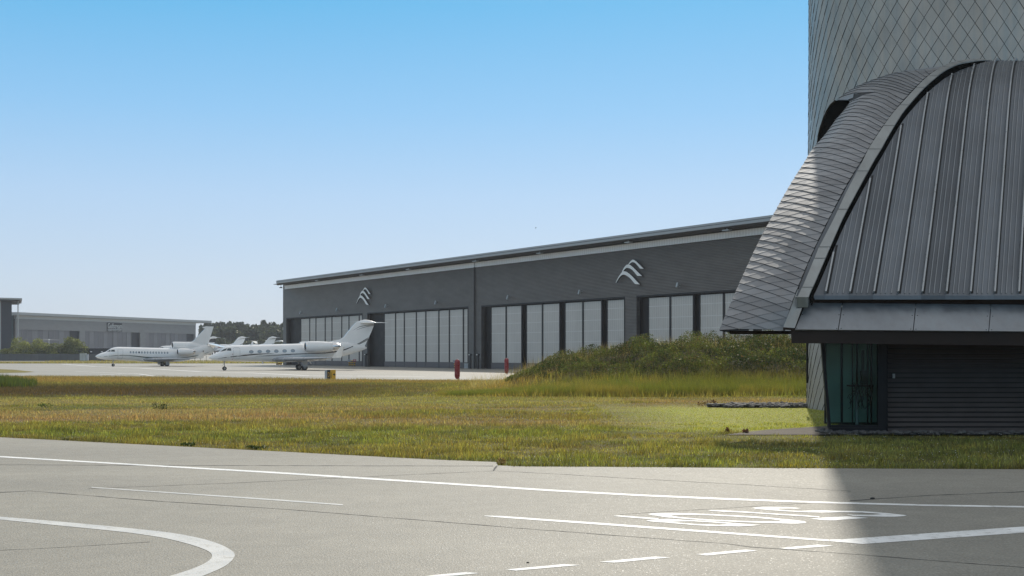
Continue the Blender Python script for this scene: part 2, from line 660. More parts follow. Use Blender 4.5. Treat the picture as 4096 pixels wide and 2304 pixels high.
M['tyre'] = mat("tyre_rubber", (0.012, 0.012, 0.013), 0.75, 0, 0.15, 5)
M['hub'] = mat("wheel_hub", (0.35, 0.34, 0.32), 0.4, 0.6, 0.1, 5)
M['strut'] = mat("gear_strut", (0.38, 0.37, 0.35), 0.4, 0.5, 0.1, 5)
M['red_cover'] = mat("red_intake_cover", (0.25, 0.02, 0.02), 0.6, 0, 0.1, 3)
M['far_wall'] = ribbed("far_hangar_cladding", (0.27, 0.265, 0.262), 0.5, 'Z', 0.6, 0.1, 0.05, 0.10, 0.15)
M['far_roof'] = mat("far_hangar_roof", (0.40, 0.40, 0.39), 0.5, 0.2, 0.1, 0.2)
M['far_white'] = mat("far_clerestory", (0.50, 0.51, 0.50), 0.45, 0, 0.06, 0.2)
M['far_door'] = mat("far_hangar_door", (0.17, 0.162, 0.17), 0.5, 0.1, 0.12, 0.3)
M['far_door_b'] = mat("far_hangar_door_lighter", (0.22, 0.212, 0.218), 0.5, 0.1, 0.12, 0.3)
M['far_dark'] = mat("far_dark_wall", (0.035, 0.04, 0.052), 0.55, 0.2, 0.15, 0.5)
M['far_teal'] = mat("teal_glazing", (0.07, 0.12, 0.14), 0.2, 0.2, 0.1, 0.6)
M['sign_board'] = mat("dark_sign_board", (0.025, 0.025, 0.028), 0.5, 0, 0.1, 0.5)
M['letter'] = mat("sign_letters", (0.62, 0.63, 0.62), 0.4, 0.1, 0.05, 1)
M['fence'] = mat("fence_mesh_panel", (0.075, 0.083, 0.087), 0.7, 0.1, 0.25, 0.25)
M['fence_b'] = mat("fence_mesh_panel_pale", (0.10, 0.103, 0.106), 0.7, 0.1, 0.25, 0.25)
M['cabinet'] = mat("cabinet_paint", (0.42, 0.44, 0.43), 0.5, 0, 0.12, 0.8)
M['far_black'] = mat("black_cladding", (0.014, 0.015, 0.02), 0.5, 0.2, 0.2, 0.5)
M['shed_white'] = mat("white_shed_roof", (0.66, 0.66, 0.65), 0.5, 0.1, 0.06, 0.3)
M['shed_grey'] = mat("grey_shed_wall", (0.19, 0.22, 0.23), 0.6, 0.1, 0.1, 0.3)
M['stone'] = mat("pebble_stone", (0.105, 0.10, 0.095), 0.7, 0, 0.35, 5, bump=0.3, bscale=15)
M['feather'] = mat("dark_feathers", (0.03, 0.03, 0.03), 0.8, 0, 0.1, 5)
M['switch'] = mat("switch_plate", (0.35, 0.34, 0.33), 0.5, 0, 0.05, 5)


# ------------------------------------------------------------------ noise for ground cover
_perm = np.random.default_rng(5).random((256, 256))


def vnoise(x, y):
    xi, yi = np.floor(x).astype(int), np.floor(y).astype(int)
    xf, yf = x - xi, y - yi
    u, v = xf * xf * (3 - 2 * xf), yf * yf * (3 - 2 * yf)
    a = _perm[xi % 256, yi % 256]
    b = _perm[(xi + 1) % 256, yi % 256]
    c = _perm[xi % 256, (yi + 1) % 256]
    d = _perm[(xi + 1) % 256, (yi + 1) % 256]
    return a + (b - a) * u + (c - a) * v + (a - b - c + d) * u * v


def fbm(x, y, o=4):
    s, a, t = 0, 0.5, 0
    for i in range(o):
        s = s + a * vnoise(x * 2 ** i + 17.3 * i, y * 2 ** i + 9.1 * i)
        t += a
        a *= 0.5
    return s / t


def sstep(a, b, x):
    t = np.clip((x - a) / (b - a), 0, 1)
    return t * t * (3 - 2 * t)


MX = [-9, -5.5, -2.6, -0.86, 0.93, 3.6, 6.3, 9.9, 13.4, 21, 60]
MH = [0, 0.05, 0.12, 0.30, 0.9, 1.8, 2.2, 2.75, 2.95, 3.0, 3.0]


def mound_z(X, Y):
    X = np.asarray(X, float)
    Y = np.asarray(Y, float)
    h = np.interp(X, MX, MH)
    toe = 69.5
    prof = np.where(Y < 84, sstep(toe, 84, Y) ** 0.85, 1 - sstep(86, 101, Y))
    prof = np.where((Y >= 84) & (Y <= 86), 1.0, prof)
    z = h * prof
    # a shallow hollow and swells in the verge on the left
    z = z + 0.16 * (fbm(X * 0.12 + 3, Y * 0.12) - 0.5) * sstep(58, 68, Y) * (1 - sstep(100, 112, Y))
    return z


# pavement edge in pixels -> ground
EDGE = [(-3600, 1600), (-700, 1712), (0, 1749), (256, 1762), (726, 1786), (1100, 1805), (1750, 1839), (1985, 1848), (1991, 1861.5),
        (2100, 1866), (2500, 1868), (3000, 1872), (4096, 1877), (5200, 1882), (12000, 1905)]
ZP = 0.03                      # level of the foreground pavement
EDGE_G = [((x - CX) / FPX * ((CAM_H - ZP) * FPX / (y - HY)), (CAM_H - ZP) * FPX / (y - HY)) for x, y in EDGE]


def edge_y(X):
    xs = np.array([q[0] for q in EDGE_G])
    ys = np.array([q[1] for q in EDGE_G])
    return np.interp(X, xs, ys)


APR = [(-1800, 1494), (-900, 1500), (0, 1506), (800, 1512), (1330, 1521), (1830, 1523), (2600, 1523), (4600, 1523)]
APR_G = [G(*q) for q in APR]


def apron_y(X):
    xs = np.array([q[0] for q in APR_G])
    ys = np.array([q[1] for q in APR_G])
    return np.interp(X, xs, ys)


def gcol(X, Y):
    """linear base colour of the grass at a place"""
    X = np.asarray(X, float)
    Y = np.asarray(Y, float)
    C = lambda r, g, b: np.array([r, g, b])
    green, olive, brown = C(.102, .115, .020), C(.155, .140, .030), C(.135, .095, .034)
    lime, straw, dark, rust = C(.225, .245, .045), C(.30, .225, .105), C(.035, .052, .012), C(.185, .115, .050)
    n1 = fbm(X * 0.16, Y * 0.30)
    n2 = fbm(X * 0.55 + 40, Y * 0.8 + 9)
    n3 = fbm(X * 0.07 + 11, Y * 0.22 + 31)

    def mix(a, b, t):
        return a + (b - a) * t[:, None]
    o = np.ones(len(X))
    n4 = fbm(X * 1.7 + 61, Y * 1.5 + 23)
    col = mix(green * o[:, None], olive * o[:, None], sstep(0.35, 0.65, n1 * .6 + n4 * .4))
    col = col * (0.72 + 0.56 * sstep(.3, .7, fbm(X * .8 + 7, Y * 1.9 + 3)))[:, None]
    col = mix(col, brown, 0.4 * sstep(0.52, 0.72, n2))
    # middle: mown, drier, with straw and rust streaks
    midz = sstep(38, 44, Y) * (1 - sstep(62, 68, Y))
    col = mix(col, straw * 0.8, midz * 0.7 * sstep(0.42, 0.62, n3))
    col = mix(col, rust, midz * 0.3 * sstep(0.56, 0.68, fbm(X * .1 + 70, Y * .5)))
    stri = np.exp(-((Y - (45.5 + 0.05 * X)) / 1.6) ** 2) * (X < 9)
    col = mix(col, C(.20, .120, .045), 0.25 * stri)
    # lime lawn beside the tower
    lawn = sstep(2.0, 8.0, X) * sstep(36.5, 38.5, Y) * (1 - sstep(52, 58, Y))
    col = mix(col, lime, 0.85 * lawn)
    # pale strip then dark brown hollow on the left
    pale = sstep(54, 58, Y) * (1 - sstep(64, 70, Y)) * (X < 6)
    col = mix(col, C(.20, .19, .055), 0.55 * pale)
    wob = 5 * (fbm(X * .11 + 4, X * 0 + .5) - .5)
    hollow = sstep(66, 71, Y + wob) * (1 - sstep(88, 102, Y + wob)) * (1 - sstep(-16, -1, X + wob))
    col = mix(col, C(.050, .032, .010), 0.92 * hollow)
    hol2 = sstep(80, 86, Y) * (1 - sstep(92, 98, Y)) * (1 - sstep(-8, -2, X))
    col = mix(col, C(.050, .045, .012), 0.35 * hol2 * sstep(.4, .6, n3))
    top = sstep(96, 104, Y) * (X < 3)
    col = mix(col, C(.185, .125, .036), 0.8 * top)
    # mound: yellow green, browner at its left foot
    mnd = sstep(66.5, 70, Y) * sstep(-6, 0, X)
    col = mix(col, mix(C(.125, .135, .020) * o[:, None], C(.175, .145, .028) * o[:, None], n1), 0.9 * mnd)
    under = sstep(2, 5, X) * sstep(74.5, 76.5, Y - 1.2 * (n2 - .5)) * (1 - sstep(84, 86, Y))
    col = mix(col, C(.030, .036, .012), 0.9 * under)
    foot = mnd * (1 - sstep(-1, 6, X))
    col = mix(col, C(.185, .115, .034), 0.55 * foot)
    return np.clip(col * np.array([1.58, 1.50, 1.75]), 0, .55)


# ------------------------------------------------------------------ ground sheets
def flat_poly(pts, z):
    return [(x, y, z) for x, y in pts]


g = MB()
g.quad((-3000, -60, -0.03), (3000, -60, -0.03), (3000, 6000, -0.03), (-3000, 6000, -0.03))
tag(g.build("ground", M['far_ground'], recalc=False), kind="structure")

# verge: a grid with the mound in it
xs = np.arange(-84, 84.1, 0.75)
ys = np.concatenate([np.arange(20, 66, 1.0), np.arange(66, 104, 0.75), np.arange(104, 136, 1.5)])
XX, YY = np.meshgrid(xs, ys)
ZZ = mound_z(XX, YY)
rows = [[(XX[i, j], YY[i, j], ZZ[i, j]) for j in range(len(xs))] for i in range(len(ys))]
vb = MB().grid(rows, M['soil'])
verge = vb.build("grass_verge", M['soil'], recalc=False)
tag(verge, kind="structure")
ca = verge.data.color_attributes.new("col", 'FLOAT_COLOR', 'POINT')
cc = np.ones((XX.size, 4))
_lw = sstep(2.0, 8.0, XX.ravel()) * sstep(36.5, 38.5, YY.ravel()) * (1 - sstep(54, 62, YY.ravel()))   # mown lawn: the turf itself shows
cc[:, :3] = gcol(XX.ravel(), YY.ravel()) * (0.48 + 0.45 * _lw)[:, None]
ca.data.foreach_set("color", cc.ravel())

# foreground pavement (its far edge follows the grass)
pv = MB()
far = list(EDGE_G)
n = len(far)
strip_v = flat_poly(far, ZP)
near_v = [(x * (1.6 if abs(x) > 30 else 1), -40, ZP) for x, y in far]
pv.add(near_v + strip_v, [(i, i + 1, n + i + 1, n + i) for i in range(n - 1)])
pv.add([(x, y, ZP) for x, y in far] + [(x, y + 0.02, -0.02) for x, y in far], [(i, i + 1, n + i + 1, n + i) for i in range(n - 1)])
pavement = tag(pv.build("pavement", M['concrete']), kind="structure")
# the camera stands ZG above the pavement, so pavement pixels are met a little nearer
def GP(px, py):
    Y = (CAM_H - ZP) * FPX / (py - HY)
    return ((px - CX) / FPX * Y, Y)


def ribbon(mb, spans, z):
    """spans: (x, ytop, ybot) in pixels of the photograph, laid on the pavement"""
    v = []
    for x, a, b in spans:
        v.append((*GP(x, a), z))
        v.append((*GP(x, b), z))
    mb.add(v, [(2 * i, 2 * i + 1, 2 * i + 3, 2 * i + 2) for i in range(len(spans) - 1)])


def line(name, pts, w, z, mt):
    mb = MB()
    sp = []
    for i, q in enumerate(pts):
        ww = w[i] if isinstance(w, (list, tuple)) else w
        sp.append((q[0], q[1] - ww / 2, q[1] + ww / 2))
    ribbon(mb, sp, z)
    return mb.build(name, mt, pavement, recalc=False)


ZL = ZP + 0.004
ZJ = ZP + 0.002
line("painted_line", [(-500, 1797), (0, 1827), (576, 1861), (1100, 1891), (1850, 1939), (2200, 1962), (2547, 1981), (2900, 1996.5),
                      (3245, 2009), (3700, 2021.5), (4096, 2028), (4700, 2037), (7000, 2062)], [4, 5, 5, 6.5, 7, 7, 7, 7, 6.5, 6, 6, 6, 6], ZL, M['white_paint'])
line("painted_line", [(366, 1950), (1100, 2000), (1372, 2020)], [3, 5.5, 4.5], ZL, M['pale_paint'])
line("painted_line", [(1938, 2064), (2010, 2068.5), (2400, 2096), (3318, 2163)], [2, 7, 8, 7], ZL, M['white_paint'])
mb = MB()
mb.add([(*GP(x, y), ZL) for x, y in [(3319, 2159), (3370, 2158), (4096, 2107), (4700, 2064), (4700, 2087), (4096, 2131.5), (3451, 2177), (3320, 2166)]],
       [tuple(range(8))])
mb.build("painted_line", M['white_paint'], pavement, recalc=False)
# turning curve
so = [(-300, 500), (0, 525), (300, 550), (600, 578), (850, 605), (1000, 632), (1100, 662), (1160, 692), (1181, 715), (1170, 742), (1130, 775), (1050, 812), (940, 850), (760, 900)]
si = [(-300, 513), (0, 540), (300, 570), (600, 600), (800, 628), (900, 650), (980, 672), (1040, 695), (1065, 715), (1062, 735), (1030, 760), (960, 790), (840, 828), (640, 880)]
tr_ = lambda q: (q[0] / 1.2578, 1650 + q[1] / 1.2578)


def smooth_pts(pts, k=4):
    pts = [Vector((*q, 0)) if len(q) == 2 else Vector(q) for q in pts]
    out = []
    for i in range(len(pts) - 1):
        p0, p1, p2, p3 = pts[max(i - 1, 0)], pts[i], pts[i + 1], pts[min(i + 2, len(pts) - 1)]
        for j in range(k):
            t = j / k
            out.append(0.5 * ((2 * p1) + (p2 - p0) * t + (2 * p0 - 5 * p1 + 4 * p2 - p3) * t * t + (3 * p1 - p0 - 3 * p2 + p3) * t ** 3))
    out.append(pts[-1])
    return out


A = smooth_pts([tr_(q) for q in so])
B = smooth_pts([tr_(q) for q in si])
mb = MB()
mb.add([(*GP(q.x, q.y), ZL) for q in A] + [(*GP(q.x, q.y), ZL) for q in B],
       [(i, i + 1, len(A) + i + 1, len(A) + i) for i in range(len(A) - 1)])
mb.build("painted_line", M['pale_paint'], pavement, recalc=False)
# dashes
t2 = lambda q: (1600 + q[0] / 1.9815, 2040 + q[1] / 1.9815)
for d in ([t2(q) for q in ((200, 524), (530, 494), (632, 503), (330, 531))],
          [t2(q) for q in ((838, 474), (1290, 432), (1432, 438), (920, 483))],
          [t2(q) for q in ((1578, 412), (2020, 371), (2147, 378), (1700, 420))],
          [(2783, 2218), (2983, 2199), (3031, 2204), (2826, 2223)],
          [(3113, 2193.6), (3272, 2179.6), (3337, 2184), (3157, 2198)]):
    mb = MB()
    mb.add([(*GP(*q), ZL) for q in d], [(0, 1, 2, 3)])
    mb.build("painted_dash", M['white_paint'], pavement, recalc=False)

# painted number, traced strand by strand
two = [
    [(775, 244, 246), (850, 230, 262), (1000, 222, 285), (1150, 220, 308), (1240, 220, 318)],
    [(1240, 220, 270), (1300, 221, 263), (1500, 225, 257), (1750, 230, 262), (2100, 245, 272), (2370, 262, 284), (2670, 275, 305), (2970, 290, 322), (3270, 315, 345), (3450, 333, 365), (3540, 342, 384)],
    [(1240, 270, 318), (1400, 303, 332), (1700, 330, 355), (2000, 355, 378), (2370, 370, 396), (2670, 383, 408), (2970, 395, 420), (3320, 396, 430), (3540, 386, 437)],
    [(3540, 342, 437), (3670, 352, 440), (3870, 372, 440), (4010, 390, 428), (4055, 411, 413)],
    [(70, 284, 286), (180, 272, 294), (400, 285, 315), (700, 308, 338), (900, 322, 348), (1000, 333, 352)],
    [(740, 379, 381), (850, 362, 400), (1000, 353, 412), (1220, 345, 425)],
    [(1220, 345, 402), (1350, 348, 400), (1500, 362, 392), (1700, 370, 392), (2000, 383, 408), (2300, 405, 432), (2480, 422, 444)],
    [(1220, 402, 425), (1500, 430, 452), (1800, 450, 475), (2100, 460, 488), (2250, 466, 490), (2370, 455, 493), (2480, 444, 495)],
    [(2480, 422, 495), (2650, 437, 500), (2820, 450, 490), (2970, 460, 483), (3110, 468, 470)]]
five = [
    [(555, 117, 119), (680, 100, 140), (800, 95, 150), (1050, 97, 172)],
    [(1050, 97, 135), (1300, 103, 130), (1450, 110, 134), (1565, 125, 128)],
    [(1050, 135, 172), (1120, 152, 180), (1300, 170, 190), (1550, 180, 204), (1800, 170, 210), (2000, 168, 215), (2200, 172, 212), (2400, 178, 205), (2576, 179, 207), (2846, 188, 215), (3046, 200, 228), (3236, 212, 247)],
    [(3236, 212, 297), (3396, 228, 298), (3546, 245, 295), (3676, 258, 285), (3741, 270, 272)],
    [(2506, 250, 253), (2646, 258, 280), (2846, 258, 288), (3046, 258, 292), (3236, 247, 297)],
    [(-360, 168, 172), (-270, 160, 182), (0, 172, 198), (400, 190, 215), (800, 220, 240), (1200, 243, 268), (1600, 265, 290), (1900, 290, 312), (1945, 293, 318)],
    [(1756, 343, 346), (1876, 328, 352), (1996, 318, 365), (2146, 308, 372), (2296, 302, 370), (2496, 290, 352), (2696, 300, 340), (2846, 313, 330), (2946, 320, 322)]]
for gl, ox in ((two, 2440), (five, 2900)):
    mb = MB()
    for k, sp in enumerate(gl):
        ribbon(mb, [(ox + x / 5.152, 2010 + a / 5.152, 2010 + b / 5.152) for x, a, b in sp], ZL + 0.0006 * (k % 3))
    mb.build("painted_digit", M['white_paint'], pavement, recalc=False)

# joints and cracks
def crack(pts, w, seed=1):
    r = random.Random(seed)
    out, ww = [], []
    for i in range(len(pts) - 1):
        (x0, y0), (x1, y1) = pts[i], pts[i + 1]
        k = max(2, int(abs(x1 - x0) / 40))
        for j in range(k):
            t = j / k
            out.append((lerp(x0, x1, t), lerp(y0, y1, t) + r.uniform(-0.5, 0.5)))
            ww.append(0.62 * w * r.uniform(0.3, 1.4))
    out.append(pts[-1])
    ww.append(w)
    line("joint", out, ww, ZJ, M['crack'])


crack([(-400, 1858), (0, 1859.6), (1100, 1862.6), (1750, 1864), (1972, 1864.5)], 2.6, 1)
crack([(-300, 1985), (0, 1969.6), (119, 1964), (620, 2004), (1153, 2038), (1510, 2067), (2048, 2111), (2900, 2175), (3000, 2188), (3425, 2218), (3851, 2252), (4096, 2270), (4600, 2310)], 2.8, 2)
crack([(354, 1955), (1059, 1927), (1500, 1905), (1976, 1884)], 1.2, 3)
crack([(1976, 1884), (2111, 1890), (3027, 1942), (3404, 1965)], 1.6, 4)
crack([(3400, 2003), (3700, 1983), (4096, 1967), (4600, 1945)], 3.0, 5)
crack([(2480, 2058), (2900, 2033), (3240, 2012)], 1.2, 6)
crack([(0, 2202), (300, 2187), (600, 2168)], 1.4, 8)
mb = MB()
ribbon(mb, [(1972, 1882, 1885), (1976, 1872, 1884), (1984, 1864, 1874), (1990, 1862, 1866)], ZJ + 0.001)
mb.build("joint", M['crack'], pavement, recalc=False)
mb = MB()
mb.add([(*GP(x, y), ZJ + 0.0005) for x, y in [(-500, 1789), (0, 1792), (200, 1806), (-500, 1800)]], [(0, 1, 2, 3)])

# path beside the tower
pb = MB()
pb.add([(*G(x, y), 0.018) for x, y in [(2900, 1741), (3060, 1722), (3261, 1709), (3360, 1704), (4300, 1704), (4300, 1741)]], [tuple(range(6))])
tag(pb.build("path", M['path'], recalc=False), kind="structure")

# apron: near edge follows the verge, far edge meets the far grass strip
ab = MB()
ne = APR_G
fe = [(x * 2.9, 301.0) for x, y in ne]
m_ = len(ne)
ab.add([(x, y, 0.012) for x, y in ne] + [(x, y, 0.012) for x, y in fe], [(i, i + 1, m_ + i + 1, m_ + i) for i in range(m_ - 1)])
apron = tag(ab.build("apron", M['apron'], recalc=False), kind="structure")


def gline(pts, wm, name="taxi_line"):
    """thin painted line on the apron, pixel path"""
    mb = MB()
    v = []
    gs = [Vector((*G(*q), 0.02)) for q in pts]
    for i, q in enumerate(gs):
        d = (gs[min(i + 1, len(gs) - 1)] - gs[max(i - 1, 0)]).normalized()
        nn = Vector((-d.y, d.x, 0)) * wm / 2
        v += [q + nn, q - nn]
    mb.add(v, [(2 * i, 2 * i + 1, 2 * i + 3, 2 * i + 2) for i in range(len(gs) - 1)])
    return mb.build(name, M['white_paint'], apron, recalc=False)


gline([(250, 1457), (380, 1466), (560, 1473), (800, 1487), (1000, 1492), (1230, 1503), (1700, 1508)], 0.7)
gline([(390, 1501), (470, 1497), (508, 1494), (560, 1497), (660, 1511)], 0.35)
gline([(508, 1494), (300, 1486)], 0.3)
gline([(1000, 1512), (1250, 1508), (1700, 1500), (1900, 1497)], 0.3)
gline([(800, 1474), (1150, 1476), (1500, 1488), (1850, 1494)], 0.35)

# island of grass on the apron and far grass strip
ib = MB()
ib.add([(*G(x, y), 0.03) for x, y in [(-500, 1482), (0, 1477), (60, 1480), (137, 1488), (100, 1491), (0, 1492.5), (-500, 1496)]], [tuple(range(7))])
tag(ib.build("grass_island", M['far_ground'], recalc=False), kind="structure")
sb_ = MB()
sb_.quad((-420, 301.0, 0.03), (120, 301.0, 0.03), (120, 384, 0.03), (-420, 384, 0.03))
tag(sb_.build("far_grass", M['far_ground'], recalc=False), kind="structure")
fa = MB()
fa.grid([[(-420, 384, 0.0), (160, 384, 0.0)], [(-420, 392, 0.25), (160, 392, 0.25)], [(-420, 430, 1.9), (160, 430, 1.9)], [(-420, 900, 2.0), (160, 900, 2.0)]])
tag(fa.build("far_apron", M['apron'], recalc=False), kind="structure")


# ------------------------------------------------------------------ control tower
TX, TY, TR = 20.2, 53.4, 6.5


def tower_r(z):
    return TR + 0.10 * max(0.0, 1 - z / 16.0)


def tower_hit(px, py, off=0.0):
    r = ray(px, py)
    z = 8.0
    for _ in range(6):
        R = tower_r(z) + off
        a = r.x * r.x + 1
        b = -2 * (r.x * TX + TY)
        c = TX * TX + TY * TY - R * R
        D = b * b - 4 * a * c
        Y = (-b - math.sqrt(max(D, 0))) / (2 * a)
        z = CAM_H + r.z * Y
    return Vector((r.x * Y, Y, z))


tower = empty("control_tower", (TX, TY, 0), label="tall round tower clad in grey diamond metal tiles behind the curved roof", cat="tower")
NT, HH = 74, 0.4375
tb = MB()
tones = []


def tile(mb, c, lift, mt, edge, tones, tone):
    """c: top,right,bottom,left points; lift: outward vectors for each"""
    top, ri, bo, le = c
    u = [Vector(q) + Vector(w) for q, w in zip(c, lift)]
    mb.add(u, [(0, 3, 2, 1)], mt)
    tones.append(tone)
    base = [Vector(q) for q in c]
    for a, b in ((3, 2), (2, 1)):
        mb.add([u[a], u[b], base[b], base[a]], [(0, 1, 2, 3)], edge)  # lower step faces coloured dark for the shadow under each tile
        tones.append(1.0)


ph0 = 0.0
TOP = 36.0
nrow = int(TOP / HH)
for j in range(nrow):
    zc = j * HH
    for i in range(NT):
        a = 2 * math.pi * (i + (0.5 if j % 2 else 0)) / NT
        da = math.pi / NT * 0.968
        hz = HH * 0.968

        def pt(an, z, o=0.0):
            R = tower_r(z) + o
            return Vector((R * math.cos(an), R * math.sin(an), max(z, 0.0)))
        nrm = Vector((math.cos(a), math.sin(a), 0))
        k = rnd.gauss(0, 0.0035)
        tile(tb, (pt(a, zc + hz), pt(a + da, zc), pt(a, zc - hz), pt(a - da, zc)),
             (nrm * 0.006, nrm * (0.018 + k), nrm * 0.034, nrm * (0.018 - k)), M['zinc_tile'], M['backing'], tones, rnd.uniform(0.94, 1.05))
shaft = tb.build("tiled_cladding", None, tower, recalc=False)
ta = shaft.data.attributes.new("tone", 'FLOAT', 'FACE')
ta.data.foreach_set("value", tones)
cb = MB()
ringz = [0, 4, 8, 12, 16, TOP]
cb.grid([[((tower_r(z) - 0.004) * math.cos(2 * math.pi * k / 96), (tower_r(z) - 0.004) * math.sin(2 * math.pi * k / 96), z) for k in range(96)] for z in ringz], M['backing'], True, True)
cb.add([(6.5 * math.cos(2 * math.pi * k / 48), 6.5 * math.sin(2 * math.pi * k / 48), TOP) for k in range(48)], [tuple(range(48))], M['backing'])
cb.build("shaft", M['backing'], tower, recalc=False)

# black patch on the tower, painted for the shaded void behind the shell
mouth_shade = [(3341, 404), (3322, 421), (3307, 445), (3295, 476), (3283, 507), (3274, 545), (3270, 580), (3300, 600), (3330, 560), (3370, 500), (3410, 450), (3425, 420), (3410, 398), (3375, 395)]
mo = MB()
nm = len(mouth_shade)
mcx, mcy = sum(q[0] for q in mouth_shade) / nm, sum(q[1] for q in mouth_shade) / nm
mo.grid([[tower_hit(mcx + (x - mcx) * f, mcy + (y - mcy) * f, 0.06) for x, y in mouth_shade] for f in (1.0, .8, .6, .4, .2, .02)], M['black'], True, True)
mo.build("mouth_shade_patch", M['black'], tower, recalc=False).matrix_parent_inverse = Matrix.Translation((-TX, -TY, 0))
rimb = MB()
rimb.tube([tower_hit(x, y, 0.07) for x, y in mouth_shade[:8]], 0.05, M['bronze'], 6)
rimb.build("shade_patch_rim", M['bronze'], tower, recalc=False).matrix_parent_inverse = Matrix.Translation((-TX, -TY, 0))

# ------------------------------------------------------------------ annex with the standing-seam roof
YE, ZE, SK = 34.9, 4.23, 0.494
annex = empty("tower_annex", (13, 37, 0), label="low dark building with curved ribbed metal roof and louvred wall before the round tower", cat="building")


def prof(d):
    d0, d1, s0, s1 = 4.8, 10.4, 1.2, 0.15
    if d <= d0:
        return ZE + s0 * d
    z0 = ZE + s0 * d0
    if d <= d1:
        t = d - d0
        return z0 + s0 * t - (s0 - s1) * t * t / (2 * (d1 - d0))
    return z0 + (s0 + s1) / 2 * (d1 - d0) + s1 * (d - d1)


def pslope(d):
    return (prof(d + .01) - prof(d - .01)) / .02 if d > 0.02 else 1.2


def roof_hit(px, py, off=0.0):
    r = ray(px, py)
    best, by = 1e9, None
    prev = None
    for i in range(0, 1400):
        Y = YE - 0.6 + i * 0.01
        f = CAM_H + r.z * Y - (prof(Y - YE) + off)
        if prev is not None and prev > 0 >= f or (prev is not None and prev < 0 <= f):
            return Vector((r.x * Y, Y, CAM_H + r.z * Y))
        if abs(f) < best:
            best, by = abs(f), Y
        prev = f
    return Vector((r.x * by, by, prof(by - YE) + off))


def roof_pt(s, d, off=0.0):
    nz = pslope(max(d, 0.02))
    nv = Vector((0, -nz, 1)).normalized() * off
    return Vector((s + SK * d, YE + d, prof(d))) + nv


BL = [(3190, 1188), (3203, 1160), (3222, 1119), (3271, 1000), (3276, 989), (3336, 873), (3385, 769), (3447, 650), (3473, 597), (3517, 528), (3569, 455), (3614, 404), (3662, 352), (3700, 314), (3737, 285), (3783, 258), (3826, 244), (3875, 237), (3918, 236), (3965, 239)]
BR = [(3234, 1188), (3245, 1160), (3264, 1119), (3315, 1000), (3320, 989), (3371, 873), (3426, 769), (3491, 650), (3523, 597), (3562, 528), (3607, 455), (3648, 404), (3697, 350), (3737, 314), (3773, 285), (3812, 263), (3850, 250), (3895, 243), (3930, 240.5), (3968, 241)]
BAND_OFF = 0.30
boff = [BAND_OFF] * (len(BL) - 4) + [0.26, 0.18, 0.09, 0.02]
Lp = smooth_pts([roof_hit(*q, o) for q, o in zip(BL, boff)], 3)
Rp = smooth_pts([roof_hit(*q, o) for q, o in zip(BR, boff)], 3)
# verge as s(d) along the right edge
vd = np.array([q.y - YE for q in Rp])
vs_ = np.array([q.x - SK * (q.y - YE) for q in Rp])
order = np.argsort(vd)
vd, vs_ = vd[order], vs_[order]


def s_verge(d):
    return float(np.interp(d, vd, vs_))


dd = [0.0, 0.6, 1.2, 1.8, 2.4, 3.0, 3.6, 4.2, 4.8] + [4.8 + 0.35 * k for k in range(1, 17)] + [11.2, 12.2, 13.2]
rb = MB()
rows = []
SR = 24.0
for d in dd:
    s0 = s_verge(d) - 0.12
    rows.append([roof_pt(lerp(s0, SR, k / 14), d) for k in range(15)])
rb.grid(rows, M['zinc_dark'], True)
rb.grid([[q - Vector((0, 0, 0.12)) for q in r] for r in rows], M['bronze'], True)
for r0 in (rows[0],):
    rb.grid([r0, [q - Vector((0, 0, 0.12)) for q in r0]], M['zinc_dark'], False)
roof = build_world(rb, "seam_roof", None, annex, recalc=False)


def rib(mb, s, w, h, mt):
    ds = [d for d in dd if s_verge(d) + 0.05 < s]
    if len(ds) < 2:
        return
    # start exactly where the rib leaves the verge
    lim = [d for d in np.arange(0, 13.2, 0.05) if s_verge(d) + 0.05 < s]
    dmax = max(lim)
    ds = [d for d in ds if d <= dmax]
    if dmax - ds[-1] > 0.06:
        ds.append(dmax)
    ds[0] = 0.05
    rows = [[roof_pt(s - w / 2, d, -0.004), roof_pt(s - w / 2, d, h), roof_pt(s + w / 2, d, h), roof_pt(s + w / 2, d, -0.004)] for d in ds]
    mb.grid(rows, mt, False)
    mb.add(rows[0], [(0, 1, 2, 3)], mt)
    mb.add(rows[-1], [(3, 2, 1, 0)], mt)


s0 = (3299 - CX) / FPX * YE
k = -1
while True:
    s = s0 + 0.717 * k
    if s > SR:
        break
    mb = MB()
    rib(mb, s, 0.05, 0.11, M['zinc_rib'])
    rib(mb, s + 0.065, 0.07, 0.006, M['backing'])  # dark strip standing in for the rib's shadow line and dirt
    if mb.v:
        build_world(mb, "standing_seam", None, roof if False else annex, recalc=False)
    mb = MB()
    for f in (0.30, 0.50, 0.74):
        rib(mb, s + 0.717 * f, 0.024, 0.03, M['sheet_rib'])
    if mb.v:
        build_world(mb, "sheet_rib", None, annex, recalc=False)
    k += 1

# coping band
cbm = MB()
nb_ = len(Lp)
down = Vector((0, 0.10, -0.30))
rowsb = [[Lp[i] + down, Lp[i], Rp[i], Rp[i] + down] for i in range(nb_)]
cbm.grid(rowsb, M['zinc_band'], False)
cbm.add(rowsb[0], [(0, 1, 2, 3)], M['zinc_band'])
for i in range(4, nb_ - 2, 4):
    a, b = Lp[i] + Vector((0, -0.004, 0.006)), Rp[i] + Vector((0, -0.004, 0.006))
    t = (Lp[i + 1] - Lp[i]).normalized() * 0.02
    cbm.add([a, b, b + t, a + t], [(0, 1, 2, 3)], M['backing'])
band = build_world(cbm, "coping_band", None, annex, recalc=False)
dk = MB()   # black strip painted in for the shadow gap right of the band
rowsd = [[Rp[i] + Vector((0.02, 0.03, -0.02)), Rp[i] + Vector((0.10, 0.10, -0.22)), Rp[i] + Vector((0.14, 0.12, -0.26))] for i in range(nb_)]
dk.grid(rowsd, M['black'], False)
build_world(dk, "verge_shadow_gap", M['black'], annex, recalc=False)

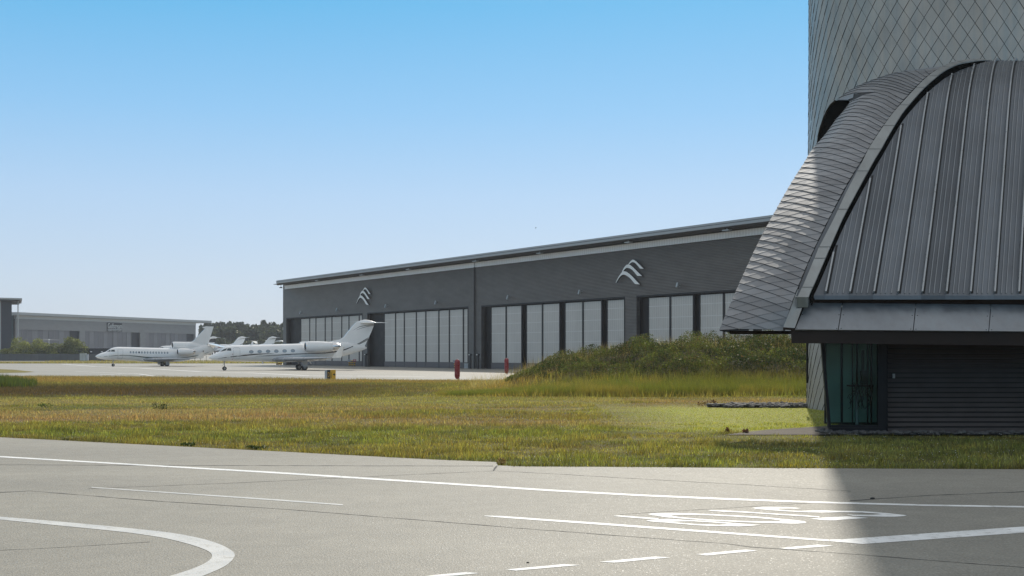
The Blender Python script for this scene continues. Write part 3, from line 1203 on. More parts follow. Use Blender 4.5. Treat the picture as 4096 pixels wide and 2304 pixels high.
# tiled shell left of the band
PAIR = [  # left boundary px, depth or None = on tower, right boundary px
    ((2877, 1322), 35.5, (3132, 1322)), ((2940, 1177), 36.3, (3180, 1180)), ((3017, 1008), 37.8, (3251, 1010)),
    ((3079, 888), 39.0, (3317, 875)), ((3162, 740), 41.0, (3388, 740)), ((3217, 653), 42.4, (3442, 652)),
    ((3252, 597), 43.5, (3474, 597)), ((3303, 538), 44.8, (3514, 532)), ((3345, 480), 46.0, (3553, 478)),
    ((3369, 452), 46.8, (3572, 452)), ((3393, 421), 47.6, (3598, 421)), ((3402, 405), 48.0, (3612, 405)),
    ((3385, 400), 48.6, (3620, 396)), ((3345, 404), None, (3629, 386)), ((3366, 388), None, (3638, 376)), ((3393, 367), None, (3648, 365)),
    ((3448, 338), None, (3664, 349)), ((3504, 317), None, (3682, 331)), ((3562, 298), None, (3702, 312)),
    ((3621, 286), None, (3722, 297)), ((3700, 278), None, (3745, 281)), ((3749, 277), None, (3770, 268))]
PL, PR = [], []
for l_, dep, r_ in PAIR:
    PL.append(tower_hit(*l_, 0.03) if dep is None else P(*l_, dep))
    h = roof_hit(*r_, 0.12)
    if r_[1] > 1185:
        h = P(*r_, 34.75)
    PR.append(h)
KS = 6
PLs, PRs = smooth_pts(PL, KS), smooth_pts(PR, KS)
# cumulative row parameter following the photographed course pitch
NS = len(PLs)
mid_px = []
for a, b in zip(PLs, PRs):
    m_ = (a + b) / 2
    mid_px.append(HY - (m_.z - CAM_H) / m_.y * FPX)
cum = [0.0]
for i in range(1, NS):
    y_ = mid_px[i]
    pitch = interp(y_, [280, 400, 560, 850, 1325], [9, 12.5, 17, 26, 34.5])
    a = (PRs[i] + PLs[i]) / 2
    b = (PRs[i - 1] + PLs[i - 1]) / 2
    pa = Vector((a.x / a.y, a.z / a.y)) * FPX
    pb_ = Vector(((b.x) / b.y, (b.z) / b.y)) * FPX
    step = abs((HY - (a.z - CAM_H) / a.y * FPX) - (HY - (b.z - CAM_H) / b.y * FPX))
    cum.append(cum[-1] + step / pitch)
NROW = cum[-1]


def shell(r, v, off=0.0):
    """r: course number (0..NROW), v: 0 right .. 1 left"""
    r = min(max(r, 0), NROW)
    fi = float(np.interp(r, cum, range(NS)))
    i = min(int(fi), NS - 2)
    t = fi - i
    a = PRs[i].lerp(PRs[i + 1], t)
    b = PLs[i].lerp(PLs[i + 1], t)
    bul = interp(r / NROW, [0, 0.45, 0.6, 0.8, 1], [0.18, 0.35, 0.9, 1.0, 0.1])
    c = (a + b) / 2 + Vector((-0.35, -0.75, 0.45)) * bul
    q = a * (1 - v) ** 2 + c * (2 * v * (1 - v)) + b * v * v
    return q


def shell_n(r, v):
    e_ = 0.05
    du = shell(min(r + e_, NROW), v) - shell(max(r - e_, 0), v)
    dv = shell(r, min(v + e_, 1)) - shell(r, max(v - e_, 0))
    nn = du.cross(dv)
    if nn.length < 1e-9:
        return Vector((0, -1, 0))
    nn.normalize()
    if nn.y > 0 and nn.z < 0.3:
        nn = -nn
    return nn


sh = MB()
stones = []
NV = 2.2   # tiles across
nr = int(NROW) + 1


def clampv(v):
    return min(max(v, 0.0), 1.0)


for j in range(-1, 2 * nr + 1):
    rc = j * 0.5
    for i in range(-1, 4):
        vc = (i + (0.5 if j % 2 else 0.0)) / NV
        hv, hr = 0.5 / NV * 0.996, 0.5 * 0.99
        # courses lean: the left corner sits higher than the right corner, as photographed
        lean = 0.10
        cs = [(rc + hr, vc), (rc - lean * 0, vc - hv), (rc - hr, vc), (rc + lean * 0, vc + hv)]
        if all(v <= 0 for r, v in cs) or all(v >= 1 for r, v in cs) or all(r <= 0 for r, v in cs) or all(r >= NROW for r, v in cs):
            continue
        # clip the diamond to the strip
        poly = cs

        def clip(poly, f):
            out = []
            for q in range(len(poly)):
                a, b = poly[q], poly[(q + 1) % len(poly)]
                fa_, fb_ = f(a), f(b)
                if fa_ >= 0:
                    out.append(a)
                if fa_ * fb_ < 0:
                    t = fa_ / (fa_ - fb_)
                    out.append((lerp(a[0], b[0], t), lerp(a[1], b[1], t)))
            return out
        for f in (lambda q: q[1], lambda q: 1 - q[1], lambda q: q[0], lambda q: NROW - q[0]):
            poly = clip(poly, f) if poly else poly
        if len(poly) < 3:
            continue
        nn = shell_n(min(max(rc, 0.1), NROW - .1), min(max(vc, .05), .95))
        up = []
        base = []
        lfs = []
        tj = rnd.uniform(0.0, 0.006)
        for (r, v) in poly:
            # lift grows towards the lower-left edge
            lf = tj + 0.040 * max(0.0, 0.5 - (r - rc) / (2 * hr) * 0.75 + (v - vc) / (2 * hv) * 0.35)
            lfs.append(lf)
            p_ = shell(r, v)
            up.append(p_ + nn * lf)
            base.append(p_ - nn * 0.01)
        m_ = len(up)
        sh.add(up, [tuple(range(m_))], M['zinc_shell'])
        tone = rnd.uniform(0.84, 1.14)
        stones.append(tone)
        for q in range(m_):
            pa_, pb2 = poly[q], poly[(q + 1) % m_]
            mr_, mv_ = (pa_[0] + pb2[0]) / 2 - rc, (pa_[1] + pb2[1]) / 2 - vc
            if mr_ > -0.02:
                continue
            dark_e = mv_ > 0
            sh.add([up[q], up[(q + 1) % m_], base[(q + 1) % m_], base[q]], [(0, 1, 2, 3)], M['backing'] if dark_e else M['zinc_rib'])  # step colours paint in shade at lower left, a lit edge at lower right
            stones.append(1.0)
shell_o = build_world(sh, "tiled_shell", None, annex, recalc=False)
ta = shell_o.data.attributes.new("tone", 'FLOAT', 'FACE')
ta.data.foreach_set("value", stones)
# backing and return of the shell
bk = MB()
rows = []
for q in np.linspace(0, NROW, 70):
    rows.append([shell(q, v) - shell_n(q, v) * 0.03 for v in np.linspace(0, 1, 9)])
bk.grid(rows, M['backing'], True)
rows = []
for q in np.linspace(0, NROW * 0.52, 40):
    a = shell(q, 1.0) - Vector((0, -0.02, 0.0))
    d = Vector((a.x, a.y, a.z - CAM_H)).normalized()
    rows.append([a + Vector((0.01, 0, -0.01)), a + d * 0.7 + Vector((0.25, 0, -0.05)), a + d * 2.0 + Vector((0.9, 0, -0.1))])
bk.grid(rows, M['zinc_dark'], True)
build_world(bk, "shell_lining", None, annex, recalc=False)

# flange between tiles and band, end cap of the eave
fl = MB()
FLP = [((3133, 1309), (3179, 1312)), ((3180, 1188), (3223, 1190))]
a0, a1 = P(3133, 1309, 34.55), P(3179, 1312, 34.5)
b0, b1 = P(3180, 1188, 34.85), P(3223, 1190, 34.85)
fl.add([a0, a1, b1, b0], [(0, 1, 2, 3)], M['zinc_band'])
dn = Vector((0, 0.02, -0.07))
fl.add([a0, a1, a1 + dn, a0 + dn], [(0, 1, 2, 3)], M['bronze'])
fl.add([a0, b0, b0 + Vector((0.05, 0.3, -.1)), a0 + Vector((0.05, 0.3, -.1))], [(0, 1, 2, 3)], M['zinc_dark'])
fr_ = [((3183, 1186), (3225, 1186)), ((3222, 1085), (3245, 1085)), ((3252, 1012), (3280, 1012)), ((3318, 875), (3340, 870)), ((3390, 740), (3408, 735)), ((3440, 655), (3450, 650))]
fl.grid([[roof_hit(*a, 0.14), roof_hit(*b, 0.16)] for a, b in fr_], M['zinc_dark'], False)
build_world(fl, "verge_flange", None, annex, recalc=False)


# eave: recessed strip, sloping panels, dark fascia, soffit
XL, XR = (3180 - CX) / FPX * 34.8, 24.0
zr = -0.06 / 7.0


def zat(z, x):
    return z + zr * (x - XL)


ev = MB()
ev.box(XL + 0.35, XR, 35.25, 35.35, 3.95, 4.22, M['bronze'])
build_world(ev, "eave_recess", None, annex, recalc=False)
pj = [(3179, 3223), (3353, 3370), (3653, 3664), (3955, 3964), (4262, 4268), (4570, 4575), (4880, 4885), (5180, 5185)]
for i in range(len(pj) - 1):
    pn = MB()
    g_ = 0.012
    xa0, xb0 = (pj[i][0] - CX) / FPX * 34.5 + g_, (pj[i + 1][0] - CX) / FPX * 34.5 - g_
    xa1, xb1 = (pj[i][1] - CX) / FPX * 35.2 + g_, (pj[i + 1][1] - CX) / FPX * 35.2 - g_
    lo, hi = 3.215, 4.03
    q = [(xa0, 34.5, zat(lo, xa0)), (xb0, 34.5, zat(lo, xb0)), (xa0, 34.56, zat(lo, xa0) - 0.03), (xb0, 34.56, zat(lo, xb0) - .03),
         (xa1, 35.2, zat(hi, xa1)), (xb1, 35.2, zat(hi, xb1)), (xa1, 35.24, zat(hi, xa1) - 0.05), (xb1, 35.24, zat(hi, xb1) - .05)]
    pn.hexa(q, M['zinc_panel'])
    for (fx, fz) in ((0.03, 0.04), (0.97, 0.04), (0.03, 0.55), (0.97, 0.55)):
        bx = lerp(lerp(xa0, xb0, fx), lerp(xa1, xb1, fx), fz)
        by, bz = lerp(34.5, 35.2, fz), lerp(zat(lo, bx), zat(hi, bx), fz)
        pn.add([(bx + 0.018 * math.cos(t), by - 0.004, bz + 0.018 * math.sin(t)) for t in np.linspace(0, 5.5, 7)], [tuple(range(7))], M['black'])
    build_world(pn, "eave_panel", None, annex, recalc=False)
bb = MB()
bb.hexa([(XL + 8.23 - XL, 34.6, zat(2.81, 8.23)), (XR, 34.6, zat(2.81, XR) - 0.03), (8.72, 36.5, zat(2.81, 8.23) + 0.02), (XR, 36.5, zat(2.81, XR)),
         (8.21, 34.6, zat(3.19, 8.23)), (XR, 34.6, zat(3.19, XR)), (8.42, 35.2, zat(3.9, 8.23)), (XR, 35.2, zat(3.9, XR))], M['bronze'])
build_world(bb, "dark_fascia", None, annex, recalc=False)
gt = MB()
g0, g1 = P(2918, 1331, 36.2), P(3170, 1331, 36.0)
gt.tube([g0, g0.lerp(g1, .03), g0.lerp(g1, .5), g1], [0.03, 0.05, 0.05, 0.05], M['bronze'], 10)
gt.box(g0.x + .03, g1.x, 36.05, 36.5, g0.z + 0.0, g0.z + 0.06, M['bronze'])
build_world(gt, "shell_gutter", None, annex, recalc=False)

# louvred wall
YW = 36.4
lw0 = (3555 - CX) / FPX * YW
lv = MB()
lv.box(lw0 - .02, XR, YW + 0.12, YW + 0.3, 0.0, 2.82, M['backing'])
zz = 0.10
while zz < 2.75:
    lv.hexa([(lw0, YW + 0.03, zz), (XR, YW + 0.03, zz), (lw0, YW + 0.05, zz - 0.0), (XR, YW + 0.05, zz - 0.0),
             (lw0, YW + 0.10, zz + 0.112), (XR, YW + 0.10, zz + 0.112), (lw0, YW + 0.118, zz + 0.107), (XR, YW + 0.118, zz + 0.107)], M['louvre'])
    zz += 0.152
lv.box(lw0 - 0.0, XR, YW + 0.04, YW + 0.115, 0.0, 0.09, M['louvre'])
build_world(lv, "louvred_wall", None, annex, recalc=False)
sw = MB()
c_ = P(3576, 1504, YW)
sw.box(c_.x - 0.03, c_.x + 0.03, YW - 0.01, YW + 0.06, c_.z - 0.07, c_.z + 0.07, M['switch'])
build_world(sw, "wall_switch", None, annex, recalc=False)

# glazed corner
YG = 36.2
gx = lambda px: (px - CX) / FPX * YG
gzt = 2.9
fm = MB()
# leaning left frame
fm.hexa([(gx(3313), YG, 0.22), (gx(3325), YG, 0.22), (gx(3313), YG + .12, .22), (gx(3325), YG + .12, .22),
         (gx(3284), YG, gzt), (gx(3296), YG, gzt), (gx(3284), YG + .12, gzt), (gx(3296), YG + .12, gzt)], M['dark_frame'])
fm.box(gx(3512), gx(3538), YG - 0.01, YG + 0.13, 0.12, gzt, M['dark_frame'])
fm.box(gx(3540), gx(3552), YG + 0.05, YG + 0.25, 0.02, gzt, M['dark_frame'])
fm.box(gx(3326), gx(3511), YG, YG + 0.12, 0.22, 0.31, M['dark_frame'])
fm.box(gx(3316), gx(3537), YG - 0.03, YG + 0.1, 0.12, 0.215, M['dark_frame'])
glz = build_world(fm, "window_frame", None, annex, recalc=False)
gp = MB()
gp.add([(gx(3325) - 0.02, YG + 0.06, 0.31), (gx(3512), YG + 0.06, 0.31), (gx(3512), YG + 0.06, gzt), (gx(3296) - 0.02, YG + 0.06, gzt)], [(0, 1, 2, 3)], M['glass_teal'])
build_world(gp, "window_pane", None, annex, recalc=False)
pl = MB()
pl.box(gx(3322), gx(3536), YG + 0.0, YG + 0.2, 0.0, 0.115, M['plinth'])
build_world(pl, "plinth", None, annex, recalc=False)
# room behind the glass
rm = MB()
rm.add([(gx(3313), YG + .12, .22), (gx(3284), YG + .12, gzt), (12.9, 46.2, gzt), (12.9, 46.2, .22)], [(0, 1, 2, 3)], M['dark_frame'])
rm.add([(gx(3326), YG + .2, .25), (12.2, YG + .2, .25), (14.9, 46.0, .25), (14.65, 46.0, .25)], [(0, 1, 2, 3)], M['path'])
rm.add([(gx(3290), YG + .2, gzt), (12.2, YG + .2, gzt), (14.9, 46.0, gzt), (14.65, 46.0, gzt)], [(0, 1, 2, 3)], M['dark_frame'])
rm.add([(gx(3545), YG + .26, .1), (gx(3545), YG + .26, gzt), (14.9, 45.9, gzt), (14.9, 45.9, .1)], [(0, 1, 2, 3)], M['dark_frame'])
build_world(rm, "room_shell", None, annex, recalc=False)
YB = 37.7
bx = lambda px: (px - CX) / FPX * YB
for a, b in ((3306, 3362), (3371, 3407), (3413, 3424), (3431, 3467), (3472, 3481), (3488, 3512)):
    q = MB()
    q.box(bx(a), bx(b), YB, YB + 0.03, 0.3, gzt, M['teal'])
    build_world(q, "blind_panel", None, annex, recalc=False)
q = MB()
for a, b in ((3364, 3370), (3425, 3430), (3468, 3471), (3482, 3487)):
    q.box(bx(a), bx(b), YB - 0.05, YB + 0.05, 0.25, gzt, M['dark_frame'])
q.box(bx(3300), bx(3530), YB + 0.06, YB + 0.1, 0.25, gzt, M['backing'])
build_world(q, "inner_mullion", None, annex, recalc=False)
dp = empty("cable_desk", (gx(3458), 37.0, 0.25), label="desk post hung with tangled black cables behind the green glass corner", cat="desk")
q = MB()
zt_ = CAM_H - (1546 - HY) / FPX * 37.0
q.tube([(0, 0, 0.0), (0, 0, zt_ - 0.25)], 0.055, M['shed_grey'], 10)
q.build("desk_post", M['shed_grey'], dp, recalc=False)
q = MB()
q.box(-0.25, 0.45, -0.25, 0.25, zt_ - 0.25, zt_ - 0.20, M['dark_frame'])
q.build("desk_top", M['dark_frame'], dp, recalc=False)
q = MB()
q.box(0.13, 0.33, -0.1, 0.1, zt_ - 0.19, zt_ + 0.25, M['cable'])
q.box(0.15, 0.22, -0.05, 0.05, zt_ + 0.25, zt_ + 0.9, M['cable'])
q.build("equipment", M['cable'], dp, recalc=False)
q = MB()
for k in range(16):
    x0, z0 = rnd.uniform(-0.2, 0.4), zt_ - 0.2 + rnd.uniform(-.02, .1)
    pts = [(x0, -0.26, z0)]
    x, z = x0, z0
    for i in range(6):
        x += rnd.uniform(-.11, .09)
        z -= rnd.uniform(0.02, 0.22)
        pts.append((x, -0.26 + rnd.uniform(-.03, .03), max(z, 0.02)))
    q.tube([tuple(p_) for p_ in smooth_pts([Vector(p_) for p_ in pts], 3)], 0.010, M['cable'], 5)
q.build("cable", M['cable'], dp, recalc=False)
dpn = MB()
c_ = P(3229, 1440, 48)
dpn.tube([(0, 0, 1.3), (0, 0, 3.3)], 0.045, M['dark_frame'], 8)
o_ = dpn.build("drainpipe", M['dark_frame'], annex, recalc=False)
o_.location = (c_.x - 13, 48 - 37, 0)


# ------------------------------------------------------------------ big hangar
HX0, HY0 = (1132 - CX) / FPX * 263.0, 263.0
ht = Vector((0.557, -0.8305, 0))
ht.normalize()
hn = Vector((ht.y, -ht.x, 0))      # outward: left and towards the camera
if hn.y > 0:
    hn = -hn
hang = empty("aircraft_hangar", (HX0, HY0, 0), math.atan2(ht.y, ht.x), label="long dark grey aircraft hangar with tall pale sliding doors and wing emblems", cat="hangar")
# local frame: x along the facade (u), local -y or +y outward
HMI = (Matrix.Translation(hang.location) @ hang.rotation_euler.to_matrix().to_4x4()).inverted()
outl = (HMI.to_3x3() @ hn)
SG = 1 if outl.y > 0 else -1       # local y sign of "outward"


def face(px, py, off=0.0):
    """pixel -> (u, z) on the facade plane moved outward by off"""
    r = ray(px, py)
    p0 = Vector((HX0, HY0, 0)) + hn * off
    d = Vector((r.x, 1.0, 0))
    t = (p0.dot(hn)) / d.dot(hn)
    q = d * t
    return (q - Vector((HX0, HY0, 0))).dot(ht), CAM_H + r.z * t


def fbox(mb, u0, u1, o0, o1, z0, z1, mt):
    a, b = SG * o0, SG * o1
    mb.box(u0, u1, min(a, b), max(a, b), z0, z1, mt)


DOORH = 10.35
UEND = 185.0
bays = [
    dict(l=1145, r=1450, dark=[(1145, 1198)], mull=[1233, 1258, 1295, 1322, 1361, 1390, 1431], step=0),
    dict(l=1469, r=1873, dark=[(1469, 1531)], mull=[1576, 1611, 1659, 1697, 1749, 1791, 1847], step=0),
    dict(l=1925, r=2500, dark=[(1925, 1957), (2081, 2098), (2233, 2252), (2401, 2420)], mull=[2018, 2163, 2325], step=1),
    dict(l=2546, r=3300, dark=[(2546, 2585), (2768, 2790), (3010, 3034)], mull=[2674, 2888, 3128], step=1),
]
for b in bays:
    b['u0'], b['u1'] = face(b['l'], 1400)[0], face(b['r'], 1400)[0]
wl_ = MB()
fbox(wl_, 0, UEND, -0.6, 0, DOORH, 16.85, M['hangar_wall'])
fbox(wl_, 0, 0.9, -0.6, 0, 16.85, 18.3, M['hangar_wall'])
fbox(wl_, 0.9, UEND, -0.6, -0.25, 16.85, 18.3, M['soffit'])
edges = [0.0]
for b in bays:
    edges += [b['u0'], b['u1']]
edges.append(UEND)
for i in range(0, len(edges), 2):
    fbox(wl_, edges[i], edges[i + 1], -0.6, 0, 0, DOORH, M['hangar_wall'])
fbox(wl_, 0, UEND, -70, -2.5, 0, 18.0, M['soffit'])
fbox(wl_, 0, 0.5, -2.5, -0.6, 0, 18.0, M['hangar_wall'])
wl_.build("wall", None, hang, recalc=False)
# trims round the openings
tr2 = MB()
for b in bays:
    fbox(tr2, b['u0'] - 0.0, b['u1'], -0.1, 0.03, DOORH - 0.12, DOORH + 0.12, M['door_dark'])
    fbox(tr2, b['u1'] - 0.18, b['u1'] + 0.02, -0.1, 0.04, 0, DOORH - 0.13, M['door_dark'])
tr2.build("opening_trim", None, hang, recalc=False)
cl = MB()
fbox(cl, 0.95, UEND, -0.24, 0.05, 16.9, 17.72, M['clerestory'])
cl.build("clerestory", None, hang, recalc=False)
ug = face(1900, 1400)[0]
rf = MB()
ru = face(1105, 1125, 2.5)[0]
fbox(rf, ru, UEND, -72, 2.5, 18.02, 18.68, M['hangar_trim'])
roof_h = rf.build("roof", None, hang, recalc=False)
rf = MB()
fbox(rf, ru - .02, UEND, 2.5, 2.56, 18.38, 18.42, M['soffit'])
rf.build("fascia_line", None, roof_h, recalc=False)
rf = MB()
fbox(rf, -0.2, UEND, 0.3, 2.2, 17.92, 18.01, M['soffit'])
rf.tube([(0.0, SG * 1.3, 17.97), (UEND, SG * 1.3, 17.97)], 0.22, M['soffit'], 12)
rf.build("soffit_gutter", None, roof_h, recalc=False)
dpm = MB()
dpm.tube([(ug, SG * 0.14, 0), (ug, SG * 0.14, 16.9)], 0.12, M['soffit'], 8)
fbox(dpm, ug - 0.12, ug + 0.12, 0.06, 0.1, 16.9, 17.75, M['hangar_trim'])
dpm.build("downpipe", None, hang, recalc=False)
# soffit lamps
for px in (1277, 1455, 1642, 1910, 2168, 2523, 2917):
    u = face(px, 1000, 1.4)[0]
    q = MB()
    q.tube([(u, SG * 1.8, 17.92), (u, SG * 1.8, 17.72)], 0.05, M['lamp_grey'], 6)
    fbox(q, u - 0.55, u + 0.55, 1.5, 2.1, 17.58, 17.71, M['lamp_grey'])
    q.build("soffit_lamp", None, hang, recalc=False)
# corner lamp and camera
q = MB()
pu = face(1124, 1140, 1.2)[0]
q.tube([(pu, SG * 1.2, 18.0), (pu, SG * 1.2, 17.3)], 0.05, M['pole'], 6)
q.tube([(pu, SG * 1.2, 17.35), (pu, SG * 1.2, 17.1)], [0.12, 0.5], M['pole'], 10)
q.build("pendant_lamp", None, hang, recalc=False)
q = MB()
q.tube([(-0.02, SG * -0.3, 8.3), (-0.45, SG * -0.3, 8.3)], 0.05, M['lamp_grey'], 6)
q.tube([(-0.45, SG * -0.3, 8.4), (-0.45, SG * -0.3, 7.9)], [0.16, 0.2], M['lamp_lens'], 8)
q.build("security_camera", None, hang, recalc=False)
# wall lamps above the doors
for px, py in ((1212, 1250), (1358, 1238), (1553, 1224), (1754, 1210), (2043, 1189), (2330, 1168), (2723, 1140)):
    u, z = face(px, py)
    q = MB()
    q.tube([(u, SG * 0.0, z + 0.1), (u, SG * 0.55, z - 0.1)], 0.05, M['lamp_grey'], 6)
    q.hexa([(u - 0.16, SG * 0.5, z - 0.42), (u + 0.16, SG * 0.5, z - 0.42), (u - 0.16, SG * 0.8, z - 0.3), (u + 0.16, SG * 0.8, z - 0.3),
            (u - 0.16, SG * 0.35, z + 0.22), (u + 0.16, SG * 0.35, z + 0.22), (u - 0.16, SG * 0.62, z + 0.3), (u + 0.16, SG * 0.62, z + 0.3)], M['lamp_grey'])
    q.build("wall_lamp", None, hang, recalc=False)
# emblems: three arcs each
arcs = [[(285, 645), (310, 590), (340, 535), (375, 485), (400, 455), (430, 450), (470, 460), (520, 495), (570, 540), (620, 595), (660, 640), (700, 678),
         (615, 670), (580, 630), (540, 580), (500, 545), (460, 520), (420, 508), (390, 515), (360, 540), (330, 580), (305, 625), (292, 650)],
        [(392, 455), (415, 405), (440, 370), (470, 340), (500, 335), (535, 345), (580, 380), (640, 440), (690, 490), (735, 533),
         (655, 530), (610, 475), (570, 430), (530, 403), (490, 392), (460, 398), (430, 425), (408, 458)],
        [(500, 335), (520, 300), (545, 270), (575, 252), (600, 258), (640, 285), (690, 335), (730, 375), (765, 410),
         (700, 405), (665, 360), (630, 320), (600, 300), (575, 295), (550, 302), (525, 325), (512, 340)]]
uz = [[face(2400 + x / 4.293, 980 + y / 4.293, 0.3) for x, y in a] for a in arcs]
uc = min(q[0] for q in uz[0])
u1c = face(1100 + 1412 / 4.293, 1215, 0.3)[0]
for k, du in enumerate((u1c - uc, 0.0)):
    q = MB()
    for a in uz:
        q.prism([(u + du, z) for u, z in a], lambda u, z, d: (u, SG * d, z), 0.45, 0.18, M['logo'], M['soffit'])
    q.build("emblem", None, hang, recalc=True)
# door bays
for b in bays:
    u0, u1 = b['u0'], b['u1']
    q = MB()
    fbox(q, u0, u1, -2.4, -2.3, 0, DOORH, M['door_dark'])
    bay = q.build("door_bay", None, hang, recalc=False)
    cuts = sorted([(face(x, 1400)[0], 'm') for x in b['mull']] + [(face(x, 1400)[0], 'd0') for x, y in b['dark']] + [(face(y, 1400)[0], 'd1') for x, y in b['dark']])
    segs, cur = [], None
    for u, kind in cuts + [(u1, 'm')]:
        if kind == 'd0':
            if cur is not None:
                segs.append((cur, u, 'p'))
            cur = u
        elif kind == 'd1':
            segs.append((cur, u, 'd'))
            cur = u
        else:
            segs.append((cur, u, 'p'))
            cur = u
    pair, cnt_ = 0, 0
    for k, (a, c, kind) in enumerate(segs):
        q = MB()
        if kind == 'd':
            pair, cnt_ = pair + 1, 0
        elif cnt_ == 2:
            pair, cnt_ = pair + 1, 1
        else:
            cnt_ += 1
        o0 = -0.35
        if kind == 'd':
            fbox(q, a, c, -1.3, -1.0, 0, DOORH - 0.1, M['door_dark'])
            q.build("dark_door_leaf", None, bay, recalc=False)
        else:
            fbox(q, a + 0.2, c - 0.2, o0 - 0.2, o0, 1.05, DOORH - 0.3, M['door_panel'])
            for zr_ in (2.65, 4.2, 5.75, 7.3, 8.85):
                fbox(q, a + 0.2, c - 0.2, o0, o0 + 0.015, zr_, zr_ + 0.10, M['door_rail'])
            fbox(q, a + 0.05, c - 0.05, o0 - 0.24, o0 + 0.03, 0.05, 1.04, M['door_base'])
            fbox(q, a + 0.0, a + 0.2, o0 - 0.24, o0 + 0.05, 1.04, DOORH - 0.13, M['door_dark'])
            fbox(q, c - 0.2, c - 0.0, o0 - 0.24, o0 + 0.05, 1.04, DOORH - 0.13, M['door_dark'])
            q.build("door_leaf", None, bay, recalc=False)

# pier lamps (free-standing posts with a lamp head)
pier_root = None
pier_labels = ["dark post lamp beside the hangar pier nearest the tail of the parked jet",
               "dark post lamp left of the hangar downpipe", "dark post lamp right of the hangar downpipe"]
for k, px in enumerate((1463, 1881, 1912)):
    u, _ = face(px, 1400, 0.9)
    loc = Vector((HX0, HY0, 0)) + ht * u + hn * 0.9
    if pier_root is None:
        pier_root = empty("post_lamp", loc, math.atan2(ht.y, ht.x), pier_labels[0], "lamp post", "post lamps along the hangar piers")
        q = MB()
        q.box(-0.19, 0.19, -0.12, 0.12, 0, 2.2, M['pole'])
        q.build("post", None, pier_root, recalc=False)
        q = MB()
        q.hexa([(-.3, -.22, 2.2), (.3, -.22, 2.2), (-.3, .25, 2.2), (.3, .25, 2.2), (-.2, -.15, 2.5), (.2, -.15, 2.5), (-.2, .2, 2.5), (.2, .2, 2.5)], M['pole'])
        q.box(-0.12, 0.12, SG * 0.23 - 0.05, SG * 0.23 + 0.05, 2.25, 2.42, M['lamp_lens'])
        q.build("lamp_head", None, pier_root, recalc=False)
    else:
        c = copy_tree(pier_root)
        c.location = loc
        c["label"] = pier_labels[k]

# striped bollards and notices in front of the piers
def bollard_root(loc, label, grp):
    r = empty("striped_bollard", loc, 0, label, "bollard", grp)
    q = MB()
    for k in range(6):
        q.tube([(0, 0, k * 0.2), (0, 0, k * 0.2 + 0.2)], 0.125, M['yellow'] if k % 2 else M['black_paint'], 12)
    q.build("post", None, r, recalc=False)
    return r


def notice(r, mt, dx=0.0):
    q = MB()
    q.box(-0.3 + dx, 0.3 + dx, -0.17, -0.14, 0.95, 1.4, mt)
    for k in range(3):
        q.box(-0.22 + dx, 0.22 + dx, -0.174, -0.17, 1.06 + k * 0.11, 1.10 + k * 0.11, M['letter'] if mt is not M['sign_grey'] else M['pole'])
    q.build("notice_board", None, r, recalc=False)


bsets = [((1397, 1404, 1411, 1419), 1465.5, "under the tail of the parked jet"), ((1819, 1845, 1852, 1865), 1473.5, "left of the hangar downpipe")]
wds = ["leftmost striped bollard with a grey notice, ", "second striped yellow bollard from the left, ", "third striped yellow bollard from the left, ", "rightmost striped bollard with a red notice, "]
proto = None
for si_, (pxs, py, where) in enumerate(bsets):
    for k, px in enumerate(pxs):
        loc = (*G(px, py), 0.012)
        if proto is None:
            proto = bollard_root(loc, wds[0] + where, "striped bollards before the hangar doors")
            o_ = proto
        else:
            o_ = proto.copy()
            COL.objects.link(o_)
            o_.location = loc
            for ch in proto.children:
                if ch.name.startswith("post"):
                    c2 = ch.copy()
                    COL.objects.link(c2)
                    c2.parent = o_
            o_["label"] = wds[k] + where
        if k == 0:
            notice(o_, M['sign_grey'])
        if k == 3:
            notice(o_, M['sign_red'])
bc = MB()
bc.box(-0.33, 0.33, -0.25, 0.25, 0, 0.85, M['cabinet'])
bc.box(-0.35, 0.35, -0.27, 0.27, 0.85, 0.9, M['cabinet'])
bc.box(-0.3, 0.3, -0.26, -0.252, 0.1, 0.8, M['sign_grey'])
o_ = bc.build("grit_bin", None, recalc=False)
o_.location = (*G(1865, 1474.5), 0.012)
tag(o_, "pale grey bin below the red notice by the hangar pier", "bin")
# yellow barrels at the far left corner
by0 = None
for k, px in enumerate((1108, 1116, 1124)):
    loc = (*G(px, 1459.5), 0.012)
    lab = ["leftmost dark and yellow barrel beyond the parked jet", "middle yellow barrel beyond the parked jet", "rightmost yellow barrel beyond the parked jet"][k]
    q = MB()
    pr = [(0, .20), (0.05, .21), (0.25, .2), (0.27, .215), (0.3, .2), (0.5, .21), (0.52, .2), (0.55, .19)]
    q.grid([[(r * math.cos(t), r * math.sin(t), z) for t in np.linspace(0, 2 * math.pi, 14, endpoint=False)] for z, r in pr], M['yellow'] if k else M['black_paint'], True, True)
    q.tube([(0, 0, 0.2), (0, 0, 0.34)], 0.222, M['black_paint'] if k else M['yellow'], 14)
    q.add([(0.19 * math.cos(t), 0.19 * math.sin(t), .55) for t in np.linspace(0, 2 * math.pi, 14, endpoint=False)], [tuple(range(14))], M['yellow'])
    o_ = q.build("yellow_barrel", None, recalc=False)
    o_.location = loc
    tag(o_, lab, "barrel", "barrels by the far hangar corner")


